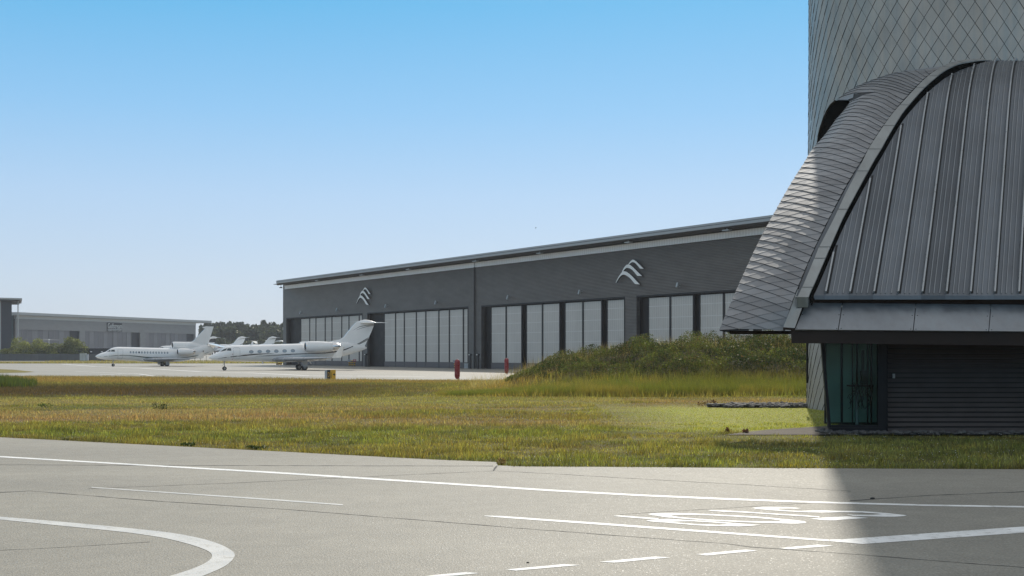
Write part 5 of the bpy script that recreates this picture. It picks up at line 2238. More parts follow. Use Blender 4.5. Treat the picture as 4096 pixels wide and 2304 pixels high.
surf_ribbon(stA, [ap(*p_) for p_ in ((195, 808), (300, 800), (420, 793), (500, 786), (650, 778), (780, 783), (950, 800), (1120, 820), (1300, 830), (1550, 833), (1800, 833), (1950, 824), (2100, 803), (2260, 768))],
            [.03, .06, .09, .11, .11, .12, .17, .20, .18, .13, .11, .13, .13, .08], 0.01, M['stripe_green'], q)
surf_ribbon(stA, [ap(*p_) for p_ in ((1280, 812), (1400, 822), (1560, 828), (1700, 829))], [.02, .04, .04, .02], 0.011, M['stripe_green'], q)
surf_ribbon(stA, [ap(*p_) for p_ in ((2320, 755), (2390, 730), (2450, 705))], [.03, .07, .02], 0.01, M['stripe_green'], q)
q.build("stripe", None, ja, recalc=False)
q = MB()
x, z = ap(2315, 694)
surf_patch(stA, ellipse(x, z, 0.12, 0.13, 12), 0.05, M['black'], q)
q.build("exhaust_port", None, ja, recalc=False)
wx, wz = ap(1085, 868, 1.2)
tx_, tz = ap(2180, 840, 12.0)
wtx, wtz = ap(2340, 715, 12.6)
wb = MB()
foil(wb, (wx, 6.0, -0.7, wz, .12), (tx_, 1.5, -12.0, tz, .08), M['wing_grey'])
foil(wb, (tx_, 1.5, -12.0, tz, .07), (wtx - .5, 0.6, -12.6, wtz, .07), M['jet_white'])
mirror(wb).build("wing", None, ja, recalc=True)
wb.build("wing", None, ja, recalc=True)
nx, _ = ap(477, 985)
gear(ja, nx, 0.0, 1.25, 0.27, 0.17, 0.2, None)
mx_, _ = ap(1538, 985)
gear(ja, mx_, -2.1, 1.3, 0.44, 0.25, 0.24, (-0.3, 0.35, 0.3, 1.35, -0.5, 0.2))
gear(ja, mx_, 2.1, 1.3, 0.44, 0.25, 0.24, (-1.0, -0.4, 0.3, 1.1, -0.5, 0.4))


# ------------------------------------------------------------------ far hangar with the maker's sign
FBASE = 2.0
q0, q1 = P(62, 1415, 470), P(832, 1415, 592)
f_t = Vector((q1.x - q0.x, q1.y - q0.y, 0)).normalized()
f_n = Vector((f_t.y, -f_t.x, 0))
fh = empty("sign_hangar", (q0.x, q0.y, 0), math.atan2(f_t.y, f_t.x), "far pale grey hangar with flat roof and a lettered sign above its doors", "hangar")
FLEN = (q1 - q0).length


def fface(px, py):
    r = ray(px, py)
    d = Vector((r.x, 1, 0))
    p0 = Vector((q0.x, q0.y, 0))
    t = p0.dot(f_n) / d.dot(f_n)
    return (d * t - p0).dot(f_t), CAM_H + r.z * t


zroof = fface(80, 1250)[1]
zw1, zw0 = fface(80, 1262)[1], fface(80, 1275)[1]
zdoor = fface(80, 1318)[1]
ue = fface(783, 1400)[0]
fb = MB()
bys = [(fface(66, 1400)[0], fface(318, 1400)[0]), (fface(340, 1400)[0], fface(561, 1400)[0]), (fface(582, 1400)[0], fface(778, 1400)[0])]
fb.box(0, ue, 0, 0.5, zdoor, zw0, M['far_wall'])
ed = [0.0] + [u for b in bys for u in b] + [ue]
for i in range(0, len(ed), 2):
    fb.box(ed[i], ed[i + 1], 0, 0.5, FBASE, zdoor, M['far_wall'])
fb.box(0.2, ue - 0.2, 1.2, 55, FBASE, zw1, M['far_dark'])
fb.build("wall", None, fh, recalc=False)
fb = MB()
fb.box(0.4, ue, -0.15, 1.1, zw0 + 0.02, zw1, M['far_white'])
fb.build("clerestory", None, fh, recalc=False)
fb = MB()
fb.box(-1.5, FLEN, -2.2, 56, zw1 + 0.03, zroof, M['far_roof'])
fb.box(-1.2, FLEN - 1, -2.25, -2.15, zw1 + 0.1, zw1 + 0.16, M['far_dark'])
fb.build("roof", None, fh, recalc=False)
for k, (a, b) in enumerate(bys):
    w_ = (b - a)
    d0_ = b - w_ * 0.16
    q = MB()
    q.box(d0_, b, 0.9, 1.0, FBASE, zdoor, M['far_black'])
    bayo = q.build("door_bay", None, fh, recalc=False)
    npan = 5
    for i in range(npan * 2):
        u0_, u1_ = lerp(a, d0_, i / (npan * 2)), lerp(a, d0_, (i + 1) / (npan * 2))
        q = MB()
        dep = 0.35 + 0.12 * (i // 2 % 3)
        q.box(u0_ + .08, u1_ - 0.08, dep, dep + 0.2, FBASE, zdoor, M['far_door_b'] if (i * 7 + k * 3) % 5 < 2 else M['far_door'])
        q.box(u1_ - 0.08, u1_ + 0.08, dep - 0.1, dep + 0.2, FBASE, zdoor, M['far_wall'])
        q.build("door_leaf", None, bayo, recalc=False)
q = MB()
q.box(ue, FLEN - 3, 6, 20, FBASE, zw0, M['far_dark'])
q.box(ue + 0.5, FLEN - 4, 5.7, 5.98, FBASE + 6, zdoor + 2.0, M['far_teal'])
for i in range(6):
    u_ = lerp(ue + .5, FLEN - 4, i / 5)
    q.box(u_ - .1, u_ + .1, 5.5, 5.69, FBASE + 6, zdoor + 2, M['far_wall'])
q.build("glazed_end", None, fh, recalc=False)
q = MB()
q.box(-1.6, -0.05, 1.0, 18, FBASE, zw1, M['far_teal'])
q.build("teal_end", None, fh, recalc=False)
su0, sz1 = fface(427, 1290)
su1, sz0 = fface(487, 1327)
q = MB()
q.box(su0, su1, -0.2, -0.02, sz0, sz1, M['sign_board'])
sgn_ = q.build("sign", None, fh, recalc=False)
lt = text_mesh("Gulfstream", 1.0, 1.0)
wdt = max(v.co.x for v in lt.vertices)
bpy.data.meshes.remove(lt)
LH = (sz1 - sz0) * 0.82
sxx = (su1 - su0) * 0.95 / (wdt * LH)
letters("letters", "Gulfstream", LH, sxx, 0.05, (su0 + (su1 - su0) * .03, -0.30, sz0 + (sz1 - sz0) * 0.36), (HALF, 0, 0), M['letter'], sgn_)
q = MB()
q.box(su0 + .3, su1 - .3, -0.3, -0.21, sz0 + (sz1 - sz0) * .22, sz0 + (sz1 - sz0) * .265, M['letter'])
q.build("underline", None, sgn_, recalc=False)
lt = text_mesh("A GENERAL DYNAMICS COMPANY", 1.0, 1.0)
wd2 = max(v.co.x for v in lt.vertices)
bpy.data.meshes.remove(lt)
L2 = (sz1 - sz0) * 0.17
letters("small_letters", "A GENERAL DYNAMICS COMPANY", L2, (su1 - su0) * .92 / (wd2 * L2), 0.04, (su0 + .3, -0.28, sz0 + (sz1 - sz0) * 0.04), (HALF, 0, 0), M['letter'], sgn_)

# dark hangar with the posts, cut by the left edge
lh0 = P(47, 1415, 425)
lh = empty("dark_hangar", (lh0.x, lh0.y, 0), math.atan(2001 / 4700), "dark hangar block with projecting roof on thin posts behind the bushes at far left", "hangar")
s_ = 425 / FPX / 1.086
zt = CAM_H + (1415 - 1206) * 425 / FPX
q = MB()
q.box(-43 * s_, 0, 0, 30, 0, zt, M['far_dark'])
q.box(-60, -47 * s_, 0.5, 30, 0, zt, M['far_dark'])
q.build("wall", None, lh, recalc=False)
q = MB()
q.hexa([(-60, -4, zt + 1.0), (41 * s_, -4, zt + 0.55), (-60, 32, zt + 1.0), (41 * s_, 32, zt + .55), (-60, -4, zt + 1.75), (41 * s_, -4, zt + 1.1), (-60, 32, zt + 1.75), (41 * s_, 32, zt + 1.1)], M['far_roof'])
q.box(-60, 32 * s_, -3.5, 31, zt + 0.06, zt + 0.54, M['soffit'])
q.build("roof", None, lh, recalc=False)
for px in (25, -45):
    q = MB()
    q.tube([(px * s_, -2.0, 0), (px * s_, -2.0, zt + 0.4)], 0.2, M['far_roof'], 10)
    q.build("roof_post", None, lh, recalc=False)

# low black building, cabinet, fences
lb0, lb1 = P(232, 1415, 402), P(520, 1415, 402)
q = MB()
zt = CAM_H + 18 * 402 / FPX
q.box(lb0.x, lb1.x, 402, 412, 0, zt, M['far_black'])
q.box(lb0.x - .3, lb1.x + .3, 401.5, 412.5, zt + .01, zt + .3, M['far_black'])
lbo = tag(q.build("low_shed", None, recalc=False), "low black shed behind the fence left of the three-engined jet", "shed")
q = MB()
for px in (302, 365, 408):
    c_ = P(px, 1407, 401.9)
    q.box(c_.x - .3, c_.x + .3, 401.7, 401.95, c_.z - .15, c_.z + .15, M['lamp_lens'])
q.build("lamp", None, lbo, recalc=False)

fe_ = empty("panel_fence", (0, 390, 0), 0, "dark grey mesh panel fence beyond the apron under the bushes", "fence")
x = (-250 - CX) / FPX * 390
k = 0
q = MB()
while x < (640 - CX) / FPX * 390:
    q2 = MB()
    q2.box(x + .04, x + 2.36, -0.03, 0.03, 0.1, 2.42 + 0.05 * (k % 3), M['fence_b'] if (k * 5 + k // 3) % 7 in (0, 3, 5) and k > 30 or k % 9 == 4 else M['fence'])
    q2.build("fence_panel", None, fe_, recalc=False)
    q.box(x - .04, x + .03, -0.05, 0.05, 0, 2.55, M['pole'])
    x += 2.4
    k += 1
q.build("fence_posts", None, fe_, recalc=False)

wf = empty("wire_fence", (0, 384.5, 0), 0, "open wire fence with dark posts between the two jets", "fence")
for px, h_ in ((640, 1.2), (664, 1.4), (688, 1.2), (712, 1.5), (733, 1.2), (756, 0.7), (779, 1.0), (802, 1.6), (825, 2.2), (848, .8), (870, .6), (894, 1.2), (918, 1.0), (942, 1.2), (966, 1.0), (990, 1.1), (1014, 1.0)):
    q = MB()
    xx_ = (px - CX) / FPX * 384.5
    q.tube([(xx_, 0, 0), (xx_, 0, h_)], 0.07, M['pole'], 6)
    q.build("fence_post", None, wf, recalc=False)
q = MB()
for z in (0.4, 0.75):
    q.tube([((640 - CX) / FPX * 384.5, 0, z), ((1014 - CX) / FPX * 384.5, 0, z)], 0.012, M['pole'], 4)
q.build("wire", None, wf, recalc=False)

c_ = P(333, 1445, 386)
q = MB()
q.box(-0.9, 0.9, -0.7, 0.7, 0, 2.45, M['cabinet'])
q.box(-0.95, 0.95, -0.75, 0.75, 2.46, 2.62, M['cabinet'])
q.box(0.0, 0.02, -0.72, -0.701, 0.2, 2.3, M['pole'])
q.box(0.901, 1.6, -0.3, 0.7, 0, 2.3, M['sign_grey'])
o_ = q.build("utility_cabinet", None, recalc=False)
o_.location = (c_.x, 386, 0.03)
tag(o_, "pale grey utility cabinet standing before the panel fence", "cabinet")

# white sheds beyond the jets
def shed(px0, px1, ytop, yeave, Y, label, mr, mw):
    a, b = P(px0, ytop, Y), P(px1, yeave, Y)
    z1_, z0_ = P(px0, ytop, Y).z, P(px0, yeave, Y).z
    r = empty("shed", ((a.x + b.x) / 2, Y, 2.0), 0, label, "shed")
    w = (b.x - a.x) / 2
    q = MB()
    q.box(-w, w, 0, 14, 0, z0_ - 2, mw)
    q.build("wall", None, r, recalc=False)
    q = MB()
    q.prism([(-w - .4, z0_ - 2 + .02), (-w * .5, z1_ - 2.3), (0, z1_ - 2), (w * .5, z1_ - 2.3), (w + .4, z0_ - 2 + .02)], lambda a_, b_, d: (a_, d, b_), -0.5, 14.5, mr)
    q.build("roof", None, r, recalc=True)


shed(1022, 1070, 1359, 1368, 600, "long white roofed shed before the trees left of the hangar", M['shed_white'], M['shed_grey'])
shed(1092, 1140, 1361, 1376, 580, "grey gabled shed with white roof edge close to the hangar corner", M['shed_white'], M['shed_grey'])
shed(985, 1020, 1363, 1374, 590, "small grey green gabled shed before the trees", M['shed_grey'], M['shed_grey'])
c_ = P(901, 1395, 540)
q = MB()
q.tube([(0, 0, 0), (0, 0, 7.3)], [0.12, 0.07], M['lamp_grey'], 6)
q.tube([(0, 0, 7.3), (-0.5, 0, 7.6), (-1.0, 0, 7.6)], 0.1, M['lamp_grey'], 6)
o_ = q.build("lamp_post", None, recalc=False)
o_.location = (c_.x, 540, 2.0)
tag(o_, "thin grey lamp post among the trees beyond the jets", "lamp post")


# ------------------------------------------------------------------ vegetation
def mesh_np(name, V, F, colr, mt, nper, parent=None):
    me = bpy.data.meshes.new(name)
    nv, nf = len(V), len(F)
    me.vertices.add(nv)
    me.vertices.foreach_set("co", np.asarray(V, np.float32).ravel())
    me.loops.add(nf * nper)
    me.loops.foreach_set("vertex_index", np.asarray(F, np.int32).ravel())
    me.polygons.add(nf)
    me.polygons.foreach_set("loop_start", np.arange(0, nf * nper, nper, dtype=np.int32))
    me.polygons.foreach_set("loop_total", np.full(nf, nper, np.int32))
    me.update(calc_edges=True)
    at = me.color_attributes.new("col", 'FLOAT_COLOR', 'POINT')
    cc = np.ones((nv, 4), np.float32)
    cc[:, :3] = colr
    at.data.foreach_set("color", cc.ravel())
    me.materials.append(mt)
    o = bpy.data.objects.new(name, me)
    COL.objects.link(o)
    if parent is not None:
        o.parent = parent
    return o


def blades(name, X, Y, Z, h, w, col, mt, lean=0.35, kind="stuff"):
    n = len(X)
    th = nrng.uniform(0, 2 * np.pi, n)
    dx, dy = np.cos(th) * w / 2, np.sin(th) * w / 2
    la = nrng.uniform(0, 2 * np.pi, n)
    ll = h * lean * nrng.uniform(0.2, 1.4, n)
    V = np.empty((n, 3, 3))
    V[:, 0] = np.stack([X - dx, Y - dy, Z - 0.01], 1)
    V[:, 1] = np.stack([X + dx, Y + dy, Z - 0.01], 1)
    V[:, 2] = np.stack([X + np.cos(la) * ll, Y + np.sin(la) * ll, Z + h], 1)
    c = np.repeat(col[:, None, :], 3, 1)
    o = mesh_np(name, V.reshape(-1, 3), np.arange(n * 3).reshape(n, 3), c.reshape(-1, 3), mt, 3)
    tag(o, kind=kind)
    return o


def in_frame(X, Y, m=0.03):
    t = X / Y
    return (t > -0.4358 - m) & (t < 0.4358 + m)


def strew(y0, y1, dens, extra=0.20):
    """random places in the view wedge between two depths, uniform per square metre"""
    half = 0.4358 + extra
    area = half * (y1 * y1 - y0 * y0)
    n = int(area * dens)
    Y = np.sqrt(nrng.uniform(y0 * y0, y1 * y1, n))
    X = nrng.uniform(-half, half, n) * Y
    return X, Y


def jitter(col, s=0.28):
    k = np.exp(nrng.normal(0, s, len(col)))[:, None]
    hue = nrng.normal(0, 0.10, (len(col), 1))
    return np.clip(col * k * np.concatenate([1 + hue, np.ones_like(hue), 1 - hue * .5], 1), 0.004, 0.6)


# shapes that keep grass off
bx0, bx1 = (3295 - CX) / FPX * 36.2, 30


def free(X, Y):
    ok = Y > edge_y(X) + nrng.normal(0.0, 0.05, len(X))
    ok &= ~((X > 9.6 + (Y - 36.2) * 0.48) & (Y > 36.2) & (Y < 47))            # building
    ok &= (X - TX) ** 2 + (Y - TY) ** 2 > 6.75 ** 2                            # tower
    ok &= ~((X > 10.5) & (Y > 35.9) & (Y < 37))
    gp_ = np.interp(X, [6.6, 7.9, 10.3, 11], [36.0, 38.3, 40.0, 40.3])         # concrete path
    ok &= ~((X > 6.6) & (X < 12) & (Y > 36.05) & (Y < gp_))
    ok &= ~((X > 9.0) & (Y > 35.6) & (Y < 36.3))
    ok &= Y < apron_y(X) - 0.1
    ok &= ~((X > 9.2) & (Y > 54.0) & (Y < 56.3))
    return ok


# near rough grass
X, Y = strew(24.5, 42, 330)
m_ = free(X, Y)
X, Y = X[m_], Y[m_]
cl_ = fbm(X * 1.6, Y * 1.6)
h = (0.04 + 0.12 * sstep(0.35, 0.75, cl_)) * nrng.uniform(0.5, 1.4, len(X))
h *= 1 + 0.7 * np.exp(-((Y - edge_y(X)) / 0.5) ** 2) * (fbm(X * .9 + 5, Y * .1) > 0.5)
h *= np.where((X > 3.5) & (Y > 33), 0.55, 1)
col = jitter(gcol(X, Y), .4)
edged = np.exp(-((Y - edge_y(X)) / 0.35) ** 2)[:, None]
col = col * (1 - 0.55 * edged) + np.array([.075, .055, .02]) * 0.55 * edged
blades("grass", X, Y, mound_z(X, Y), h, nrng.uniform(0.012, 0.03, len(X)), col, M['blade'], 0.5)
# mown middle
X, Y = strew(42, 69, 120)
m_ = free(X, Y)
X, Y = X[m_], Y[m_]
h = nrng.uniform(0.05, 0.12, len(X)) * (0.6 + 1.2 * sstep(.45, .7, fbm(X * .5, Y * .9)))
h = np.where((X > 4) & (Y < 58), 0.035, h)
h = np.where((X < 3) & (Y > 45.5 + .05 * X) & (Y < 50), h * 1.2, h * .75)
blades("grass", X, Y, mound_z(X, Y), h, nrng.uniform(0.02, 0.05, len(X)), jitter(gcol(X, Y), .3), M['blade'], 0.5)
# rough far verge and mound grass
X, Y = strew(68, 134, 60)
m_ = free(X, Y)
m_ &= ~((X > 1.5) & (Y > np.interp(X, [-0.5, 2, 6, 34], [82, 79, 76, 74.4])) & (Y < 85))
X, Y = X[m_], Y[m_]
tall = sstep(-3, 2, X) * (Y < 101)
h = nrng.uniform(0.06, 0.17, len(X)) * (1 + 2.2 * tall)
h = h * (0.6 + 0.8 * fbm(X * .4, Y * .4))
blades("grass", X, Y, mound_z(X, Y), h, nrng.uniform(0.02, 0.045, len(X)), jitter(gcol(X, Y), .38), M['blade'], 0.45)
# long grass at the foot of the mound
n = 80000
X = nrng.uniform(-4.5, 34, n)
Y = 69.0 + np.abs(nrng.normal(0, 2.4, n)) + 0.5 * fbm(X * .3, X * 0)
X *= 1
h = nrng.uniform(0.35, 0.85, n) * np.interp(X, [-4.5, -1, 3, 6], [0.35, 0.5, 0.85, 1.0])
col = jitter(np.where((fbm(X * .35, Y * .35) > .5)[:, None], [[.155, .165, .026]], [[.225, .195, .042]]), .25)
m_ = in_frame(X, Y)
blades("long_grass", X[m_], Y[m_], mound_z(X, Y)[m_], h[m_], nrng.uniform(.012, .028, m_.sum()), col[m_], M['blade'], 0.4)
# seed-head grass along the skyline of the mound
n = 4500
X = nrng.uniform(-3, 34, n)
Y = nrng.uniform(80, 90, n)
h = nrng.uniform(0.4, 1.15, n)
col = jitter(np.repeat([[.36, .29, .13]], n, 0), .2)
m_ = in_frame(X, Y)
blades("seed_grass", X[m_], Y[m_], mound_z(X, Y)[m_], h[m_], nrng.uniform(.012, .03, m_.sum()), col[m_], M['blade'], 0.5)
# ochre grass against the apron edge
n = 16000
X = nrng.uniform(-62, 2, n)
Y = apron_y(X) - np.abs(nrng.normal(0, 3.0, n)) - 0.2
h = nrng.uniform(0.08, 0.3, n) * (0.5 + fbm(X * .3, Y * .1))
m_ = in_frame(X, Y)
blades("seed_grass", X[m_], Y[m_], mound_z(X, Y)[m_], h[m_], nrng.uniform(.02, .05, m_.sum()), jitter(np.repeat([[.25, .195, .08]], m_.sum(), 0), .25), M['blade'], 0.6)
# dark green rushes at far left
n = 7000
a_, b_ = G(-60, 1545), G(150, 1545)
Y = nrng.uniform(88, 104, n)
px_ = nrng.uniform(-120, 150, n)
X = (px_ - CX) / FPX * Y
k_ = (px_ + 120) / 270
m_ = nrng.uniform(0, 1, n) < (1.15 - k_)
h = nrng.uniform(0.4, 1.05, n) * (1.15 - .6 * k_)
blades("rushes", X[m_], Y[m_], mound_z(X, Y)[m_], h[m_], nrng.uniform(.03, .07, m_.sum()), jitter(np.repeat([[.065, .085, .016]], m_.sum(), 0), .25), M['blade'], 0.25)
# grass fringe on far strips
n = 9000
X = nrng.uniform(-150, 10, n)
Y = np.where(nrng.uniform(0, 1, n) < .4, nrng.uniform(302, 306, n), nrng.uniform(376, 384, n))
h = nrng.uniform(0.15, 0.5, n)
blades("far_grass_tufts", X, Y, np.full(n, .03), h, nrng.uniform(.15, .4, n), jitter(np.repeat([[.25, .21, .05]], n, 0), .25), M['blade'], .3)


def leafcloud(centres, radii, n, size, colf, rs, flat=1.0):
    """n leaf quads spread through lobes; returns V,F,C"""
    c = np.asarray(centres)
    r = np.asarray(radii)
    pick = rs.integers(0, len(c), n)
    d = rs.normal(size=(n, 3))
    d /= np.linalg.norm(d, axis=1)[:, None]
    rad = rs.uniform(0.35, 1.0, n) ** 0.45
    pos = c[pick] + d * r[pick] * rad[:, None] * rs.uniform(0.9, 1.12, (n, 1))
    a = rs.normal(size=(n, 3))
    a /= np.linalg.norm(a, axis=1)[:, None]
    b = np.cross(a, d + rs.normal(size=(n, 3)) * .6)
    b /= np.linalg.norm(b, axis=1)[:, None] + 1e-9
    s = size * rs.uniform(0.5, 1.4, (n, 1))
    V = np.empty((n, 4, 3))
    V[:, 0] = pos - a * s
    V[:, 1] = pos - b * s * .6
    V[:, 2] = pos + a * s
    V[:, 3] = pos + b * s * .6
    C = colf(pos, n)
    return V.reshape(-1, 3), np.arange(n * 4).reshape(n, 4), np.repeat(C, 4, 0)


# undergrowth on the mound: leafy brambles, one mass
n = 170000
X = nrng.uniform(-0.5, 34, n)
Y = nrng.uniform(72.5, 86, n)
lo = np.interp(X, [-0.5, 2, 6, 34], [82, 78, 74.8, 73.2]) + 1.6 * (fbm(X * .35, X * .0 + 2) - .5)
m_ = (Y > lo) & in_frame(X, Y)
X, Y = X[m_], Y[m_]
n = len(X)
bush = fbm(X * .55 + 8, Y * .55)
hh = (0.12 + 1.15 * sstep(.3, .7, bush) ** 1.2) * np.interp(X, [-.5, 3, 8], [.3, .7, 1.0])
z = mound_z(X, Y) + hh * nrng.uniform(0.1, 1.0, n) ** 0.6
pos = np.stack([X, Y, z], 1)
a = nrng.normal(size=(n, 3))
a /= np.linalg.norm(a, axis=1)[:, None]
b = np.cross(a, nrng.normal(size=(n, 3)))
b /= np.linalg.norm(b, axis=1)[:, None]
s = nrng.uniform(0.025, 0.075, (n, 1))
V = np.empty((n, 4, 3))
V[:, 0], V[:, 1], V[:, 2], V[:, 3] = pos - a * s, pos - b * s * .6, pos + a * s, pos + b * s * .6
tone = sstep(.35, .7, fbm(X * .9 + 3, Y * .9))[:, None]
C = np.array([[.034, .050, .016]]) * (1 - tone) + np.array([[.125, .145, .036]]) * tone
C = np.clip(jitter(C, .35), 0, .2)
dry = nrng.uniform(0, 1, n) < .06
C[dry] = [.16, .10, .05]
o_ = mesh_np("undergrowth", V.reshape(-1, 3), np.arange(n * 4).reshape(n, 4), np.repeat(C, 4, 0), M['leaf'], 4)
tag(o_, kind="stuff")
# stalks rising from the brambles
n = 2600
X = nrng.uniform(0, 34, n)
Y = nrng.uniform(73.5, 87, n)
h = nrng.uniform(0.7, 1.5, n)
m_ = in_frame(X, Y)
blades("stalks", X[m_], Y[m_], mound_z(X, Y)[m_], h[m_], nrng.uniform(.015, .035, m_.sum()), jitter(np.repeat([[.10, .075, .035]], m_.sum(), 0), .3), M['blade'], .25)

# daisies and clover heads: white flecks in the near grass
n = 1500
X, Y = strew(25, 48, 4.0)
den = fbm(X * .35 + 90, Y * .5)
m_ = free(X, Y) & (nrng.uniform(0, 1, len(X)) < sstep(.42, .7, den) + .25 * (X > 6))
X, Y = X[m_], Y[m_]
n = len(X)
z = mound_z(X, Y) + nrng.uniform(.06, .14, n)
V = np.empty((n, 4, 3))
s = nrng.uniform(.006, .013, n)
for k, (p_, r_) in enumerate(((-1, 0), (0, -1), (1, 0), (0, 1))):
    V[:, k] = np.stack([X + p_ * s, Y + r_ * s * .4, z + r_ * s * .8], 1)
o_ = mesh_np("daisies", V.reshape(-1, 3), np.arange(n * 4).reshape(n, 4), np.full((n * 4, 3), .62), M['leaf'], 4)
tag(o_, kind="stuff")


# broad-leaved weeds as single plants
def weed(px, py, w, h, label, colr, n=130, seed=1, grp="weeds in the verge"):
    x, y = G(px, py)
    rs = np.random.default_rng(seed)
    z0 = float(mound_z(np.array([x]), np.array([y]))[0])
    cs = [(rs.uniform(-w / 2, w / 2), rs.uniform(-.1, .1), h * rs.uniform(.2, .6)) for _ in range(4)]
    V, F, C = leafcloud(cs, [(w * .28, .12, h * .35)] * 4, n, .035, lambda p_, k: np.clip(np.array([colr]) * np.exp(rs.normal(0, .3, (k, 1))), 0, 1), rs)
    r = empty("weed", (x, y, z0), 0, label, "weed", grp)
    mesh_np("foliage", V, F, C, M['leaf'], 4, r)
    q = MB()
    for c in cs:
        q.tube([(c[0] * .3, 0, 0), (c[0], c[1], c[2] + h * .45)], [.008, .004], M['bark'], 4)
    q.build("stem", None, r, recalc=False)


weed(640, 1641, .5, .45, "dark leafy weed in the pale grass strip near the middle left", (.03, .045, .015), 150, 1)
weed(2915, 1730, .2, .2, "red brown dock plant at the end of the concrete path", (.15, .075, .045), 90, 2)
weed(2985, 1733, .18, .17, "second red brown dock plant on the path edge nearer the tower", (.14, .07, .045), 80, 3)
weed(2830, 1625, .7, .35, "red brown weeds at the left end of the pebble strip", (.12, .06, .035), 160, 4)
weed(285, 1760, .5, .07, "low dark weed at the pavement edge on the far left", (.07, .085, .022), 130, 5)
weed(760, 1784, .35, .11, "dark green weed spilling on the pavement edge left of centre", (.055, .08, .02), 150, 6)
weed(1040, 1798, .5, .12, "widest dark green weed clump on the pavement edge left of the joint", (.055, .075, .02), 190, 7)
weed(2003, 1859, .2, .22, "dry brown grass weed standing at the pavement corner", (.26, .19, .08), 110, 8)
weed(3290, 1628, .5, .45, "thin dark stalked weed before the tower foot", (.03, .035, .016), 90, 9)
weed(3255, 1632, .5, .18, "dark low weed at the left foot of the tower", (.028, .035, .014), 160, 10)
weed(190, 1630, .6, .25, "bright leafy dock in the grass at the left edge of the hollow", (.09, .13, .02), 120, 11)

# pebbles
def pebbles(name, pts, smin, smax, seed):
    rs = np.random.default_rng(seed)
    q = MB()
    t_ = [(0, 1), (.5, .87), (.87, .45), (1, 0)]
    for (x, y, z) in pts:
        s = rs.uniform(smin, smax)
        sx, sy, sz = s * rs.uniform(.9, 1.6), s * rs.uniform(.8, 1.2), s * rs.uniform(.45, .8)
        an = rs.uniform(0, 3.1)
        rows = []
        for zz_, rr_ in ((-.6, .75), (0, 1), (.6, .8), (.92, .35)):
            rows.append([(x + sx * rr_ * math.cos(t + an) * (1 + rs.uniform(-.12, .12)), y + sy * rr_ * math.sin(t + an), z + sz * (zz_ + .5)) for t in np.linspace(0, 2 * math.pi, 8, endpoint=False)])
        q.grid(rows, M['stone'], True, True)
        q.add(rows[-1], [tuple(range(8))], M['stone'], True)
    o = q.build(name, None, recalc=False)
    tag(o, kind="stuff")


pts = []
for _ in range(900):
    px = rnd.uniform(2835, 3235)
    py = rnd.uniform(1622, 1632) if px > 2900 else rnd.uniform(1625, 1630)
    x, y = G(px, py)
    pts.append((x, y, rnd.uniform(0.0, 0.10)))
pebbles("pebbles", pts, .05, .105, 21)
pts = []
for _ in range(420):
    px = rnd.uniform(3272, 4300)
    x = (px - CX) / FPX * 36.0
    y = rnd.uniform(35.75, 36.2) if px > 3330 else rnd.uniform(35.7, 36.6)
    pts.append((x, y, rnd.uniform(0.03, 0.10) + .04 * (px < 3330)))
pebbles("pebbles", pts, .04, .075, 22)
# small stones lying on the pavement
for px, py, s, lab in ((2111, 2252, .013, "tiny dark stone on the pavement above the painted dashes"), (3490, 1996, .03, "dark lump of dirt on the crack in the tower shadow")):
    q = MB()
    rows = []
    for zz_, rr_ in ((0, .8), (.4, 1), (.8, .7), (1.0, .3)):
        rows.append([(s * 1.5 * rr_ * math.cos(t) * rnd.uniform(.85, 1.1), s * rr_ * math.sin(t), s * zz_) for t in np.linspace(0, 2 * math.pi, 9, endpoint=False)])
    q.grid(rows, M['crack'], True, True)
    q.add(rows[-1], [tuple(range(9))], M['crack'], True)
    o_ = q.build("stone", None, recalc=False)
    o_.location = (*GP(px, py), ZP)
    tag(o_, lab, "stone")


# shrubs behind the fence
def shrub(px, ytop, wpx, Y, base, label, tone, seed, n=900, name="bush", size=.22):
    rs = np.random.default_rng(seed)
    s_ = Y / FPX
    x = (px - CX) * s_
    ht_ = CAM_H + (HY - ytop) * s_ - base
    w = wpx * s_ / 2
    r = empty(name, (x, Y, base), 0, label, "bush", "bushes behind the panel fence")
    cs, rr_ = [], []
    for k in range(9):
        a = rs.uniform(-1, 1)
        zc = ht_ * rs.uniform(.25, .8) * (1 - .35 * abs(a))
        cs.append((a * w * .7, rs.uniform(-.6, .6) * w * .6, zc))
        q_ = rs.uniform(.28, .48)
        rr_.append((w * q_, w * q_, min(ht_ * .32, ht_ - zc + .3)))
    cs.append((0, 0, ht_ * .75))
    rr_.append((w * .4, w * .4, ht_ * .25))
    base_c = np.array([[.075, .088, .026]]) * (1 - tone) + np.array([[.21, .225, .075]]) * tone

    def colf(p_, k):
        return np.clip(base_c * np.exp(rs.normal(0, .32, (k, 1))), 0, 1)
    V, F, C = leafcloud(cs, rr_, n, size, colf, rs)
    mesh_np("foliage", V, F, C, M['leaf'], 4, r)
    q = MB()
    for c in cs[:4]:
        q.tube([(c[0] * .2, c[1] * .2, 0), (c[0] * .8, c[1] * .8, c[2])], [.1, .04], M['bark'], 5)
    q.build("stem", None, r, recalc=False)


